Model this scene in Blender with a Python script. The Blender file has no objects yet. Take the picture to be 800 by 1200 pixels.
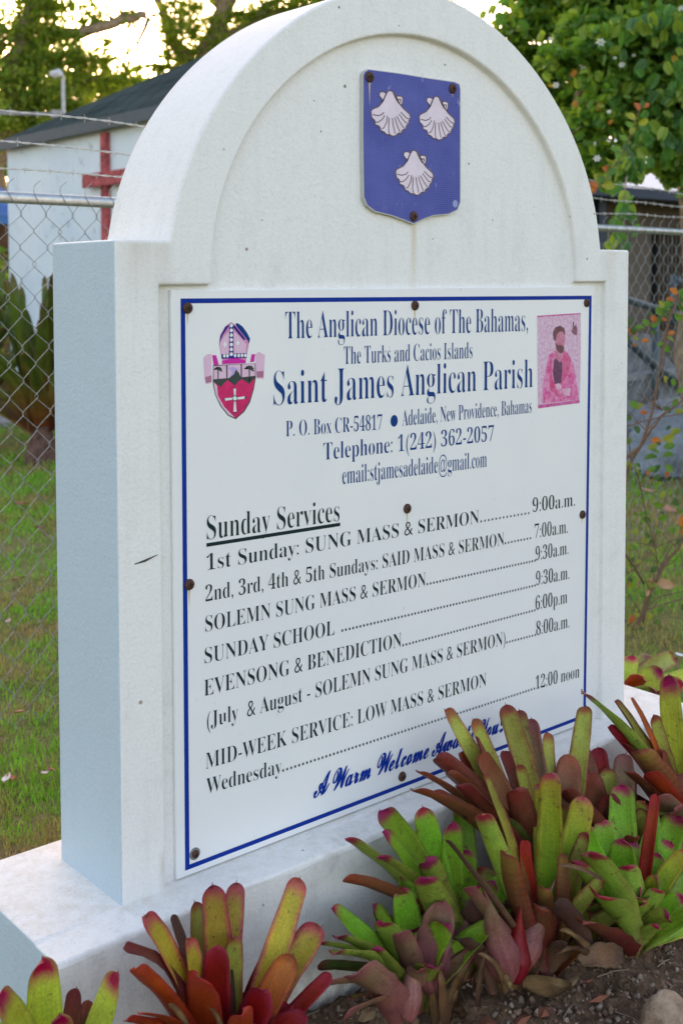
import bpy, bmesh, math, random
import numpy as np
from mathutils import Vector, Matrix, Euler
random.seed(7); rng = np.random.default_rng(11)
scene = bpy.context.scene
C = scene.collection
PI = math.pi

# ------------------------------------------------------------------ camera
CAM = Vector((-1.03849, -1.73858, 1.09737))
ROT = Euler((1.5192299, 0.0054735, -0.6698653), 'XYZ')
FPX, CX, CY = 1371.1966, 400 - 84.916, 600 - 199.116
cam = bpy.data.cameras.new('camera'); camo = bpy.data.objects.new('camera', cam); C.objects.link(camo)
camo.location = CAM; camo.rotation_euler = ROT
cam.sensor_width = 36; cam.lens = FPX / 1200 * 36
cam.shift_x = 84.916 / 1200; cam.shift_y = -199.116 / 1200
cam.clip_start = 0.05; cam.clip_end = 2000
cam.dof.use_dof = True; cam.dof.focus_distance = 2.35; cam.dof.aperture_fstop = 5.6
scene.camera = camo

# ------------------------------------------------------------------ light
SUN_EL, SUN_AZ = math.radians(13), math.radians(31)       # azimuth from +Y towards +X
w = bpy.data.worlds.new('World'); scene.world = w; w.use_nodes = True
nt = w.node_tree; bg = nt.nodes['Background']
sky = nt.nodes.new('ShaderNodeTexSky'); sky.sky_type = 'NISHITA'; sky.sun_disc = False
sky.sun_elevation = SUN_EL; sky.sun_rotation = SUN_AZ
sky.air_density = 1.0; sky.dust_density = 2.0; sky.ozone_density = 1.0; sky.altitude = 0
hz = nt.nodes.new('ShaderNodeMix'); hz.data_type = 'RGBA'; hz.blend_type = 'MULTIPLY'; hz.inputs['Factor'].default_value = 1
hz.inputs['B'].default_value = (1.26, 1.0, .895, 1)          # hazy, milky evening air: the whole sky a little less blue
nt.links.new(sky.outputs[0], hz.inputs['A']); nt.links.new(hz.outputs['Result'], bg.inputs[0]); bg.inputs[1].default_value = 0.15
sl = bpy.data.lights.new('sun', 'SUN'); sl.energy = 2.0; sl.angle = math.radians(0.6); sl.color = (1, 0.86, 0.66)
so = bpy.data.objects.new('sun', sl); C.objects.link(so)
sd = Vector((math.sin(SUN_AZ) * math.cos(SUN_EL), math.cos(SUN_AZ) * math.cos(SUN_EL), math.sin(SUN_EL)))
so.rotation_euler = sd.to_track_quat('Z', 'Y').to_euler()
scene.view_settings.view_transform = 'Standard'; scene.view_settings.look = 'None'
scene.view_settings.exposure = 2.15; scene.view_settings.gamma = 1
scene.cycles.max_bounces = 8; scene.cycles.transparent_max_bounces = 8
scene.cycles.sample_clamp_indirect = 6

# ------------------------------------------------------------------ helpers
MR = ROT.to_matrix()
def ray(px, py): return MR @ Vector(((px - CX) / FPX, -(py - CY) / FPX, -1))
def on(px, py, ax, v):                       # the point of a plane x/y/z = v seen at a photograph pixel
    d = ray(px, py); return CAM + d * ((v - CAM[ax]) / d[ax])
def dep(px, py, Z): return CAM + ray(px, py) * Z
def depth(P): return (MR.transposed() @ (Vector(P) - CAM)).z * -1
GZ = -0.31

def new_mat(name, base=(.8, .8, .8), rough=.6, spec=.5):
    m = bpy.data.materials.new(name); m.use_nodes = True
    b = m.node_tree.nodes['Principled BSDF']
    b.inputs['Base Color'].default_value = (*base, 1); b.inputs['Roughness'].default_value = rough
    b.inputs['Specular IOR Level'].default_value = spec
    return m, m.node_tree, b
def N(nt, t, **kw):
    n = nt.nodes.new(t)
    for k, v in kw.items():
        if k.startswith('i_'):
            key = k[2:].replace('_', ' '); n.inputs[key].default_value = v
        else: setattr(n, k, v)
    return n
def ramp(nt, stops, src=None, interp='LINEAR'):
    r = nt.nodes.new('ShaderNodeValToRGB'); r.color_ramp.interpolation = interp
    e = r.color_ramp.elements
    while len(e) < len(stops): e.new(0.5)
    for k, (p, c) in enumerate(stops):
        e[k].position = p; e[k].color = (*c, 1) if len(c) == 3 else c
    if src is not None: nt.links.new(src, r.inputs[0])
    return r
def mixc(nt, a, b, f, mode='MIX'):
    m = nt.nodes.new('ShaderNodeMix'); m.data_type = 'RGBA'; m.blend_type = mode
    for s, v in ((m.inputs['A'], a), (m.inputs['B'], b)):
        if isinstance(v, (tuple, list)): s.default_value = (*v, 1)
        else: nt.links.new(v, s)
    if isinstance(f, (int, float)): m.inputs['Factor'].default_value = f
    else: nt.links.new(f, m.inputs['Factor'])
    return m.outputs['Result']
def noise(nt, scale, detail=4, rough=.6, vec=None, coord='Object', stretch=None):
    n = nt.nodes.new('ShaderNodeTexNoise'); n.inputs['Scale'].default_value = scale
    n.inputs['Detail'].default_value = detail; n.inputs['Roughness'].default_value = rough
    if vec is None:
        tc = nt.nodes.new('ShaderNodeTexCoord'); vec = tc.outputs[coord]
    if stretch:
        mp = nt.nodes.new('ShaderNodeMapping'); mp.inputs['Scale'].default_value = stretch
        nt.links.new(vec, mp.inputs['Vector']); vec = mp.outputs[0]
    nt.links.new(vec, n.inputs['Vector']); return n
def bump(nt, b, h, strength=.3, dist=.01, prev=None):
    n = nt.nodes.new('ShaderNodeBump'); n.inputs['Strength'].default_value = strength; n.inputs['Distance'].default_value = dist
    nt.links.new(h, n.inputs['Height'])
    if prev: nt.links.new(prev, n.inputs['Normal'])
    nt.links.new(n.outputs[0], b.inputs['Normal']); return n.outputs[0]

def mesh_from(name, verts, faces, mats, parent=None, smooth=False, uvs=None, fmat=None):
    me = bpy.data.meshes.new(name); me.from_pydata([tuple(v) for v in verts], [], [tuple(f) for f in faces])
    if not isinstance(mats, (list, tuple)): mats = [mats]
    for m in mats: me.materials.append(m)
    if uvs is not None:
        l = me.uv_layers.new(name='UVMap')
        li = np.zeros(len(me.loops), dtype=np.int32); me.loops.foreach_get('vertex_index', li)
        l.data.foreach_set('uv', np.asarray(uvs, dtype=np.float32)[li].ravel())
    if fmat is not None: me.polygons.foreach_set('material_index', np.asarray(fmat, dtype=np.int32))
    if smooth: me.polygons.foreach_set('use_smooth', [True] * len(me.polygons))
    me.update()
    o = bpy.data.objects.new(name, me); C.objects.link(o)
    if parent: o.parent = parent
    return o
def np_mesh(name, V, F, mats, parent=None, smooth=False, fmat=None):
    """V (n,3) float, F (m,k) int with constant k"""
    V = np.asarray(V, np.float32); F = np.asarray(F, np.int32); k = F.shape[1]
    me = bpy.data.meshes.new(name)
    me.vertices.add(len(V)); me.vertices.foreach_set('co', V.ravel())
    me.loops.add(F.size); me.loops.foreach_set('vertex_index', F.ravel())
    me.polygons.add(len(F)); me.polygons.foreach_set('loop_start', np.arange(len(F), dtype=np.int32) * k)
    if not isinstance(mats, (list, tuple)): mats = [mats]
    for m in mats: me.materials.append(m)
    if fmat is not None: me.polygons.foreach_set('material_index', np.asarray(fmat, np.int32))
    me.update(calc_edges=True)
    me.polygons.foreach_set('use_smooth', [smooth] * len(F))
    o = bpy.data.objects.new(name, me); C.objects.link(o)
    if parent: o.parent = parent
    return o
def tag(o, label=None, cat=None, group=None, kind=None):
    if label: o['label'] = label
    if cat: o['category'] = cat
    if group: o['group'] = group
    if kind: o['kind'] = kind
    return o
def empty(name, loc=(0, 0, 0)):
    o = bpy.data.objects.new(name, None); C.objects.link(o); o.location = loc; o.empty_display_size = .1; return o
def adopt(o, root):                          # parent an object built in world coordinates
    o.parent = root; o.matrix_parent_inverse = Matrix.Translation(root.location).inverted(); return o

class MB:                                    # collects shapes for ONE mesh
    def __init__(s): s.v = []; s.f = []
    def box(s, a, b, R=None, o=None):
        x0, y0, z0 = a; x1, y1, z1 = b; n = len(s.v)
        P = [Vector(p) for p in ((x0,y0,z0),(x1,y0,z0),(x1,y1,z0),(x0,y1,z0),(x0,y0,z1),(x1,y0,z1),(x1,y1,z1),(x0,y1,z1))]
        if R is not None: P = [R @ p + Vector(o) for p in P]
        s.v += P; s.f += [tuple(n + i for i in q) for q in ((0,3,2,1),(4,5,6,7),(0,1,5,4),(1,2,6,5),(2,3,7,6),(3,0,4,7))]
    def tube(s, pts, r, k=6, cap=True):
        pts = [Vector(p) for p in pts]
        if not isinstance(r, (list, tuple)): r = [r] * len(pts)
        n0 = len(s.v); side = None
        for i, p in enumerate(pts):
            t = (pts[min(i + 1, len(pts) - 1)] - pts[max(i - 1, 0)])
            t = t.normalized() if t.length > 1e-9 else Vector((0, 0, 1))
            if side is None:
                side = t.cross(Vector((0, 0, 1)));
                if side.length < 1e-3: side = t.cross(Vector((1, 0, 0)))
            side = (side - t * side.dot(t)).normalized(); up = t.cross(side)
            for j in range(k):
                a = 2 * PI * j / k; s.v.append(p + (side * math.cos(a) + up * math.sin(a)) * r[i])
        for i in range(len(pts) - 1):
            for j in range(k):
                a = n0 + i * k + j; b = n0 + i * k + (j + 1) % k; s.f.append((a, b, b + k, a + k))
        if cap:
            s.f.append(tuple(n0 + j for j in range(k))[::-1]); e = n0 + (len(pts) - 1) * k; s.f.append(tuple(e + j for j in range(k)))
    def poly(s, P): n = len(s.v); s.v += [Vector(p) for p in P]; s.f.append(tuple(range(n, n + len(P))))
    def prism(s, P, d):                      # closed polygon extruded by vector d
        P = [Vector(p) for p in P]; d = Vector(d); n = len(s.v); k = len(P); s.v += P + [p + d for p in P]
        s.f.append(tuple(range(n, n + k))); s.f.append(tuple(range(n + 2 * k - 1, n + k - 1, -1)))
        for i in range(k): j = (i + 1) % k; s.f.append((n + i, n + k + i, n + k + j, n + j))
    def lathe(s, c, prof, k=12, axis='z'):
        n = len(s.v); c = Vector(c)
        for (r, h) in prof:
            for j in range(k):
                a = 2 * PI * j / k
                q = Vector((r * math.cos(a), r * math.sin(a), h))
                if axis == 'y': q = Vector((r * math.cos(a), -h, r * math.sin(a)))
                s.v.append(c + q)
        for i in range(len(prof) - 1):
            for j in range(k):
                a = n + i * k + j; b = n + i * k + (j + 1) % k; s.f.append((a, b, b + k, a + k))
        s.f.append(tuple(n + (len(prof) - 1) * k + j for j in range(k)))
    def build(s, name, m, parent=None, smooth=False):
        o = mesh_from(name, s.v, s.f, m, None, smooth)
        bm = bmesh.new(); bm.from_mesh(o.data); bmesh.ops.recalc_face_normals(bm, faces=bm.faces); bm.to_mesh(o.data); bm.free()
        if parent: adopt(o, parent)
        return o
def bevel(o, wd, seg=2, ang=35):
    m = o.modifiers.new('bevel', 'BEVEL'); m.width = wd; m.segments = seg; m.limit_method = 'ANGLE'; m.angle_limit = math.radians(ang)
    m.harden_normals = False; return o

# ------------------------------------------------------------------ materials
def stucco_mat(name, col, dirt=(.36, .33, .27), drips=None, grime=.45):
    m, t, b = new_mat(name, col, .78, .25)
    tc = N(t, 'ShaderNodeTexCoord').outputs['Object']
    n1 = noise(t, 3.2, 6, .65, tc); n2 = noise(t, 26, 5, .7, tc); n3 = noise(t, 5, 4, .6, tc, stretch=(6, 6, .7))
    r1 = ramp(t, [(.48, (0, 0, 0)), (.78, (1, 1, 1))], n1.outputs[0]); r2 = ramp(t, [(.45, (0, 0, 0)), (.75, (1, 1, 1))], n2.outputs[0])
    r3 = ramp(t, [(.5, (0, 0, 0)), (.8, (1, 1, 1))], n3.outputs[0])
    mm = N(t, 'ShaderNodeMath', operation='MULTIPLY'); t.links.new(r1.outputs[0], mm.inputs[0]); t.links.new(r2.outputs[0], mm.inputs[1])
    ad = N(t, 'ShaderNodeMath', operation='MULTIPLY_ADD'); ad.inputs[1].default_value = .25; t.links.new(r3.outputs[0], ad.inputs[0]); t.links.new(mm.outputs[0], ad.inputs[2])
    sc = N(t, 'ShaderNodeMath', operation='MULTIPLY'); sc.inputs[1].default_value = grime; t.links.new(ad.outputs[0], sc.inputs[0])
    c = mixc(t, col, dirt, sc.outputs[0])
    gr = ramp(t, [(.30, (.86, .86, .86)), (.5, (1, 1, 1))], noise(t, 170, 3, .7, tc).outputs[0]); c = mixc(t, c, gr.outputs[0], .8, 'MULTIPLY')
    # small chips and specks
    v = N(t, 'ShaderNodeTexVoronoi', feature='F1'); v.inputs['Scale'].default_value = 17; t.links.new(tc, v.inputs['Vector'])
    sp = ramp(t, [(.0, (1, 1, 1)), (.035, (1, 1, 1)), (.055, (0, 0, 0))], v.outputs['Distance'])
    g = ramp(t, [(.54, (0, 0, 0)), (.60, (1, 1, 1))], noise(t, 4.1, 2, .5, tc).outputs[0])
    sm = N(t, 'ShaderNodeMath', operation='MULTIPLY'); t.links.new(sp.outputs[0], sm.inputs[0]); t.links.new(g.outputs[0], sm.inputs[1])
    c = mixc(t, c, (.22, .19, .15), sm.outputs[0])
    if drips:                                # stains at their own places: (x, z_top, length, halfwidth, colour, strength)
        sx = N(t, 'ShaderNodeSeparateXYZ'); t.links.new(tc, sx.inputs[0])
        nd = noise(t, 30, 3, .6, tc, stretch=(1, 1, .15))
        for (x, z, L, hw, dc, st) in drips:
            a = N(t, 'ShaderNodeMath', operation='SUBTRACT'); t.links.new(sx.outputs[0], a.inputs[0]); a.inputs[1].default_value = x
            a2 = N(t, 'ShaderNodeMath', operation='ABSOLUTE'); t.links.new(a.outputs[0], a2.inputs[0])
            fx = N(t, 'ShaderNodeMapRange'); fx.inputs['From Min'].default_value = hw; fx.inputs['From Max'].default_value = hw * .15; t.links.new(a2.outputs[0], fx.inputs[0])
            f1 = N(t, 'ShaderNodeMapRange'); f1.inputs['From Min'].default_value = z - L; f1.inputs['From Max'].default_value = z; t.links.new(sx.outputs[2], f1.inputs[0])
            f2 = N(t, 'ShaderNodeMapRange'); f2.inputs['From Min'].default_value = z + .03; f2.inputs['From Max'].default_value = z; t.links.new(sx.outputs[2], f2.inputs[0])
            q = N(t, 'ShaderNodeMath', operation='MULTIPLY'); t.links.new(fx.outputs[0], q.inputs[0]); t.links.new(f1.outputs[0], q.inputs[1])
            q2 = N(t, 'ShaderNodeMath', operation='MULTIPLY'); t.links.new(q.outputs[0], q2.inputs[0]); t.links.new(f2.outputs[0], q2.inputs[1])
            q3 = N(t, 'ShaderNodeMath', operation='MULTIPLY'); t.links.new(q2.outputs[0], q3.inputs[0]); t.links.new(nd.outputs[0], q3.inputs[1])
            q4 = N(t, 'ShaderNodeMath', operation='MULTIPLY'); q4.use_clamp = True; t.links.new(q3.outputs[0], q4.inputs[0]); q4.inputs[1].default_value = st
            c = mixc(t, c, dc, q4.outputs[0])
    t.links.new(c, b.inputs['Base Color'])
    h1 = noise(t, 150, 3, .55, tc); h2 = noise(t, 45, 3, .5, tc, stretch=(1, 1, 1.6)); h3 = noise(t, 9, 3, .5, tc)
    p = bump(t, b, h3.outputs[0], .2, .014)
    p = bump(t, b, h2.outputs[0], .22, .004, p); p = bump(t, b, h1.outputs[0], .42, .0028, p)
    return m
def simple(name, col, rough=.6, var=.25, scale=20, spec=.4, metal=0, bumpd=0, bs=60, coord='Object'):
    m, t, b = new_mat(name, col, rough, spec); b.inputs['Metallic'].default_value = metal
    n = noise(t, scale, 5, .65, coord=coord)
    r = ramp(t, [(.3, tuple(x * (1 - var) for x in col)), (.7, tuple(min(1, x * (1 + var)) for x in col))], n.outputs[0])
    t.links.new(r.outputs[0], b.inputs['Base Color'])
    if bumpd: bump(t, b, noise(t, bs, 4, .6, coord=coord).outputs[0], .5, bumpd)
    return m
def flat(name, col, rough=.6, spec=.12):
    return simple(name, col, .6, .06, 40, .12)

M_STUCCO = stucco_mat('white_painted_render', (.81, .80, .77), drips=[
    (.742, 1.245, .19, .012, (.55, .42, .22), 1.1), (.052, 1.16, .12, .05, (.55, .48, .38), .75), (1.405, 1.165, .2, .04, (.55, .50, .42), .55),
    (.105, 1.16, .3, .025, (.5, .45, .36), .6), (.088, .05, .12, .012, (.42, .37, .25), .9)])
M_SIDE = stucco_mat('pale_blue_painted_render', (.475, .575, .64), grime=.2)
M_PLINTH = stucco_mat('white_plinth_render', (.83, .81, .765), grime=.7)
def plinth_dirt(m):
    t = m.node_tree; b = t.nodes['Principled BSDF']; src = b.inputs['Base Color'].links[0].from_socket
    tc = N(t, 'ShaderNodeTexCoord').outputs['Object']; sx = N(t, 'ShaderNodeSeparateXYZ'); t.links.new(tc, sx.inputs[0])
    def band(sock, a, b_, col, amt, sc, c, st=None):
        mr = N(t, 'ShaderNodeMapRange'); mr.inputs['From Min'].default_value = a; mr.inputs['From Max'].default_value = b_; t.links.new(sock, mr.inputs[0])
        n = ramp(t, [(.42, (0, 0, 0)), (.66, (1, 1, 1))], noise(t, sc, 6, .7, tc, stretch=st).outputs[0])
        q = N(t, 'ShaderNodeMath', operation='MULTIPLY'); t.links.new(mr.outputs[0], q.inputs[0]); t.links.new(n.outputs[0], q.inputs[1])
        q2 = N(t, 'ShaderNodeMath', operation='MULTIPLY'); q2.inputs[1].default_value = amt; t.links.new(q.outputs[0], q2.inputs[0]); return mixc(t, c, col, q2.outputs[0])
    c = band(sx.outputs[1], -.06, .0, (.55, .45, .30), .35, 34, src)        # ochre dirt left by rain running off the board
    c = band(sx.outputs[2], -.15, -.30, (.22, .15, .10), .8, 26, c)          # soil splashed on the foot
    t.links.new(c, b.inputs['Base Color'])
plinth_dirt(M_PLINTH)
def board_mat():
    m, t, b = new_mat('white_sign_board', (.74, .75, .755), .38, .5)
    n = noise(t, 4, 5, .6); n2 = noise(t, 60, 4, .6)
    r = ramp(t, [(.35, (.78, .785, .78)), (.7, (.82, .815, .80))], n.outputs[0])
    r2 = ramp(t, [(.68, (0, 0, 0)), (.74, (1, 1, 1))], n2.outputs[0])
    f = N(t, 'ShaderNodeMath', operation='MULTIPLY'); f.inputs[1].default_value = .45; t.links.new(r2.outputs[0], f.inputs[0])
    t.links.new(mixc(t, r.outputs[0], (.60, .58, .53), f.outputs[0]), b.inputs['Base Color'])
    bump(t, b, n.outputs[0], .08, .004); return m
M_BOARD = board_mat()
M_BLUE = flat('blue_print', (.003, .030, .27), .4)
M_NAVY = flat('navy_lettering', (.006, .045, .20), .4)
M_BLACK = flat('black_lettering', (.012, .028, .03), .4)
M_RUST = simple('rusty_screw', (.075, .035, .022), .7, .7, 260, .3, 0, .0012, 500)
M_WASHER = simple('grey_washer', (.17, .17, .16), .5, .3, 200)
M_STREAK = simple('rust_streak', (.62, .47, .27), .7, .25, 300)
def cloth_blue():
    m, t, b = new_mat('blue_plaque_print', (.07, .075, .33), .6, .15)
    tc = N(t, 'ShaderNodeTexCoord').outputs['Object']
    n = noise(t, 9, 5, .65, tc); r = ramp(t, [(.35, (.028, .042, .24)), (.72, (.08, .10, .36))], n.outputs[0])
    w1 = N(t, 'ShaderNodeTexWave', wave_type='BANDS', bands_direction='X'); w1.inputs['Scale'].default_value = 70; t.links.new(tc, w1.inputs['Vector'])
    w2 = N(t, 'ShaderNodeTexWave', wave_type='BANDS', bands_direction='Z'); w2.inputs['Scale'].default_value = 70; t.links.new(tc, w2.inputs['Vector'])
    mx = N(t, 'ShaderNodeMath', operation='MAXIMUM'); t.links.new(w1.outputs['Fac'], mx.inputs[0]); t.links.new(w2.outputs['Fac'], mx.inputs[1])
    f = N(t, 'ShaderNodeMath', operation='MULTIPLY'); f.inputs[1].default_value = .5; t.links.new(mx.outputs[0], f.inputs[0])
    c = mixc(t, r.outputs[0], (.17, .18, .48), f.outputs[0])
    s = ramp(t, [(.64, (0, 0, 0)), (.72, (1, 1, 1))], noise(t, 26, 5, .7, tc, stretch=(1.6, 1, .6)).outputs[0])
    f2 = N(t, 'ShaderNodeMath', operation='MULTIPLY'); f2.inputs[1].default_value = .55; t.links.new(s.outputs[0], f2.inputs[0])
    t.links.new(mixc(t, c, (.55, .58, .72), f2.outputs[0]), b.inputs['Base Color']); return m
M_PLAQUE = cloth_blue()
M_SHELL = simple('pale_pink_print', (.72, .62, .70), .5, .08, 30)
M_SHELLLINE = flat('brown_outline_print', (.16, .11, .13))
M_GALV = simple('galvanised_steel', (.42, .46, .48), .38, .2, 30, .5, .75, .0006, 90)
M_WIRE = simple('galvanised_wire', (.22, .25, .265), .5, .25, 60, .5, .6)

def leaf_mat(name, stops, edge, edge_amt=.7, spots=0, band=0, transl=.18, rough=.38, tint=.25):
    """pigment runs along the blade (v) and along its margins (u)"""
    m, t, b = new_mat(name, (.1, .2, .05), rough, .28)
    uv = N(t, 'ShaderNodeUVMap').outputs[0]; sx = N(t, 'ShaderNodeSeparateXYZ'); t.links.new(uv, sx.inputs[0])
    oi = N(t, 'ShaderNodeObjectInfo')
    tc = N(t, 'ShaderNodeTexCoord').outputs['Object']
    n = noise(t, 22, 4, .6, tc)
    vv = N(t, 'ShaderNodeMath', operation='MULTIPLY_ADD'); t.links.new(n.outputs[0], vv.inputs[0]); vv.inputs[1].default_value = .10
    s0 = N(t, 'ShaderNodeMath', operation='ADD'); s0.inputs[1].default_value = -.05; t.links.new(sx.outputs[1], s0.inputs[0]); t.links.new(s0.outputs[0], vv.inputs[2])
    r = ramp(t, stops, vv.outputs[0]); c = r.outputs[0]
    # margins
    a = N(t, 'ShaderNodeMath', operation='SUBTRACT'); a.inputs[1].default_value = .5; t.links.new(sx.outputs[0], a.inputs[0])
    a2 = N(t, 'ShaderNodeMath', operation='ABSOLUTE'); t.links.new(a.outputs[0], a2.inputs[0])
    mr = N(t, 'ShaderNodeMapRange'); mr.inputs['From Min'].default_value = .27; mr.inputs['From Max'].default_value = .5; mr.inputs['To Max'].default_value = edge_amt
    nm = noise(t, 45, 4, .7, tc); am = N(t, 'ShaderNodeMath', operation='MULTIPLY_ADD'); am.inputs[1].default_value = .34; t.links.new(nm.outputs[0], am.inputs[0])
    ao_ = N(t, 'ShaderNodeMath', operation='SUBTRACT'); ao_.inputs[1].default_value = .17; t.links.new(a2.outputs[0], ao_.inputs[0]); t.links.new(ao_.outputs[0], am.inputs[2])
    t.links.new(am.outputs[0], mr.inputs[0]); c = mixc(t, c, edge, mr.outputs[0])
    # long fibres
    st = noise(t, 1, 4, .6, uv, stretch=(70, 2.2, 1)); rs = ramp(t, [(.3, (.62, .64, .60)), (.7, (1.28, 1.26, 1.2))], st.outputs[0])
    c = mixc(t, c, rs.outputs[0], .8, 'MULTIPLY')
    rb = ramp(t, [(.3, (.74, .62, .6)), (.5, (1, 1, 1)), (.7, (1.25, 1.15, .95))], noise(t, 13, 5, .65, tc).outputs[0]); c = mixc(t, c, rb.outputs[0], .9, 'MULTIPLY')
    rf = ramp(t, [(.35, (.8, .8, .8)), (.65, (1.15, 1.15, 1.15))], noise(t, 240, 3, .6, tc).outputs[0]); c = mixc(t, c, rf.outputs[0], .8, 'MULTIPLY')
    if band:
        wv = N(t, 'ShaderNodeTexWave', wave_type='BANDS', bands_direction='Y'); wv.inputs['Scale'].default_value = 6; wv.inputs['Distortion'].default_value = 2.5; wv.inputs['Detail'].default_value = 2
        t.links.new(uv, wv.inputs['Vector']); f = N(t, 'ShaderNodeMath', operation='MULTIPLY'); f.inputs[1].default_value = band; t.links.new(wv.outputs['Fac'], f.inputs[0])
        c = mixc(t, c, (.42, .36, .27), f.outputs[0])
    if spots:
        v = N(t, 'ShaderNodeTexVoronoi'); v.inputs['Scale'].default_value = 1
        mp = N(t, 'ShaderNodeMapping'); mp.inputs['Scale'].default_value = (7, 22, 1); t.links.new(uv, mp.inputs[0]); t.links.new(mp.outputs[0], v.inputs['Vector'])
        rr = ramp(t, [(.13, (1, 1, 1)), (.2, (0, 0, 0))], v.outputs['Distance'])
        g = ramp(t, [(.52, (0, 0, 0)), (.6, (1, 1, 1))], noise(t, 16, 2, .5, tc).outputs[0])
        f = N(t, 'ShaderNodeMath', operation='MULTIPLY'); t.links.new(rr.outputs[0], f.inputs[0]); t.links.new(g.outputs[0], f.inputs[1])
        f2 = N(t, 'ShaderNodeMath', operation='MULTIPLY'); f2.inputs[1].default_value = spots; t.links.new(f.outputs[0], f2.inputs[0])
        c = mixc(t, c, (.10, .02, .035), f2.outputs[0])
    else:
        g = ramp(t, [(.61, (0, 0, 0)), (.66, (1, 1, 1))], noise(t, 55, 4, .65, tc).outputs[0])
        f2 = N(t, 'ShaderNodeMath', operation='MULTIPLY'); f2.inputs[1].default_value = .6; t.links.new(g.outputs[0], f2.inputs[0])
        c = mixc(t, c, (.14, .07, .03), f2.outputs[0])
    hs = N(t, 'ShaderNodeHueSaturation'); hs.inputs['Saturation'].default_value = 1.03; t.links.new(c, hs.inputs['Color'])
    mr2 = N(t, 'ShaderNodeMapRange'); mr2.inputs['To Min'].default_value = 1 - tint; mr2.inputs['To Max'].default_value = 1 + tint; t.links.new(oi.outputs['Random'], mr2.inputs[0]); t.links.new(mr2.outputs[0], hs.inputs['Value'])
    mr3 = N(t, 'ShaderNodeMapRange'); mr3.inputs['To Min'].default_value = .485; mr3.inputs['To Max'].default_value = .515; t.links.new(oi.outputs['Random'], mr3.inputs[0]); t.links.new(mr3.outputs[0], hs.inputs['Hue'])
    t.links.new(hs.outputs[0], b.inputs['Base Color'])
    pb_ = bump(t, b, st.outputs[0], .5, .0022); bump(t, b, noise(t, 90, 4, .6, tc).outputs[0], .35, .0015, pb_)
    if transl:
        tr = N(t, 'ShaderNodeBsdfTranslucent'); t.links.new(hs.outputs[0], tr.inputs[0])
        ms = N(t, 'ShaderNodeMixShader'); ms.inputs[0].default_value = transl
        out = t.nodes['Material Output']; t.links.new(b.outputs[0], ms.inputs[1]); t.links.new(tr.outputs[0], ms.inputs[2]); t.links.new(ms.outputs[0], out.inputs[0])
    return m
GRN, YG, MAG = (.085, .19, .022), (.26, .33, .035), (.33, .006, .085)
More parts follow.
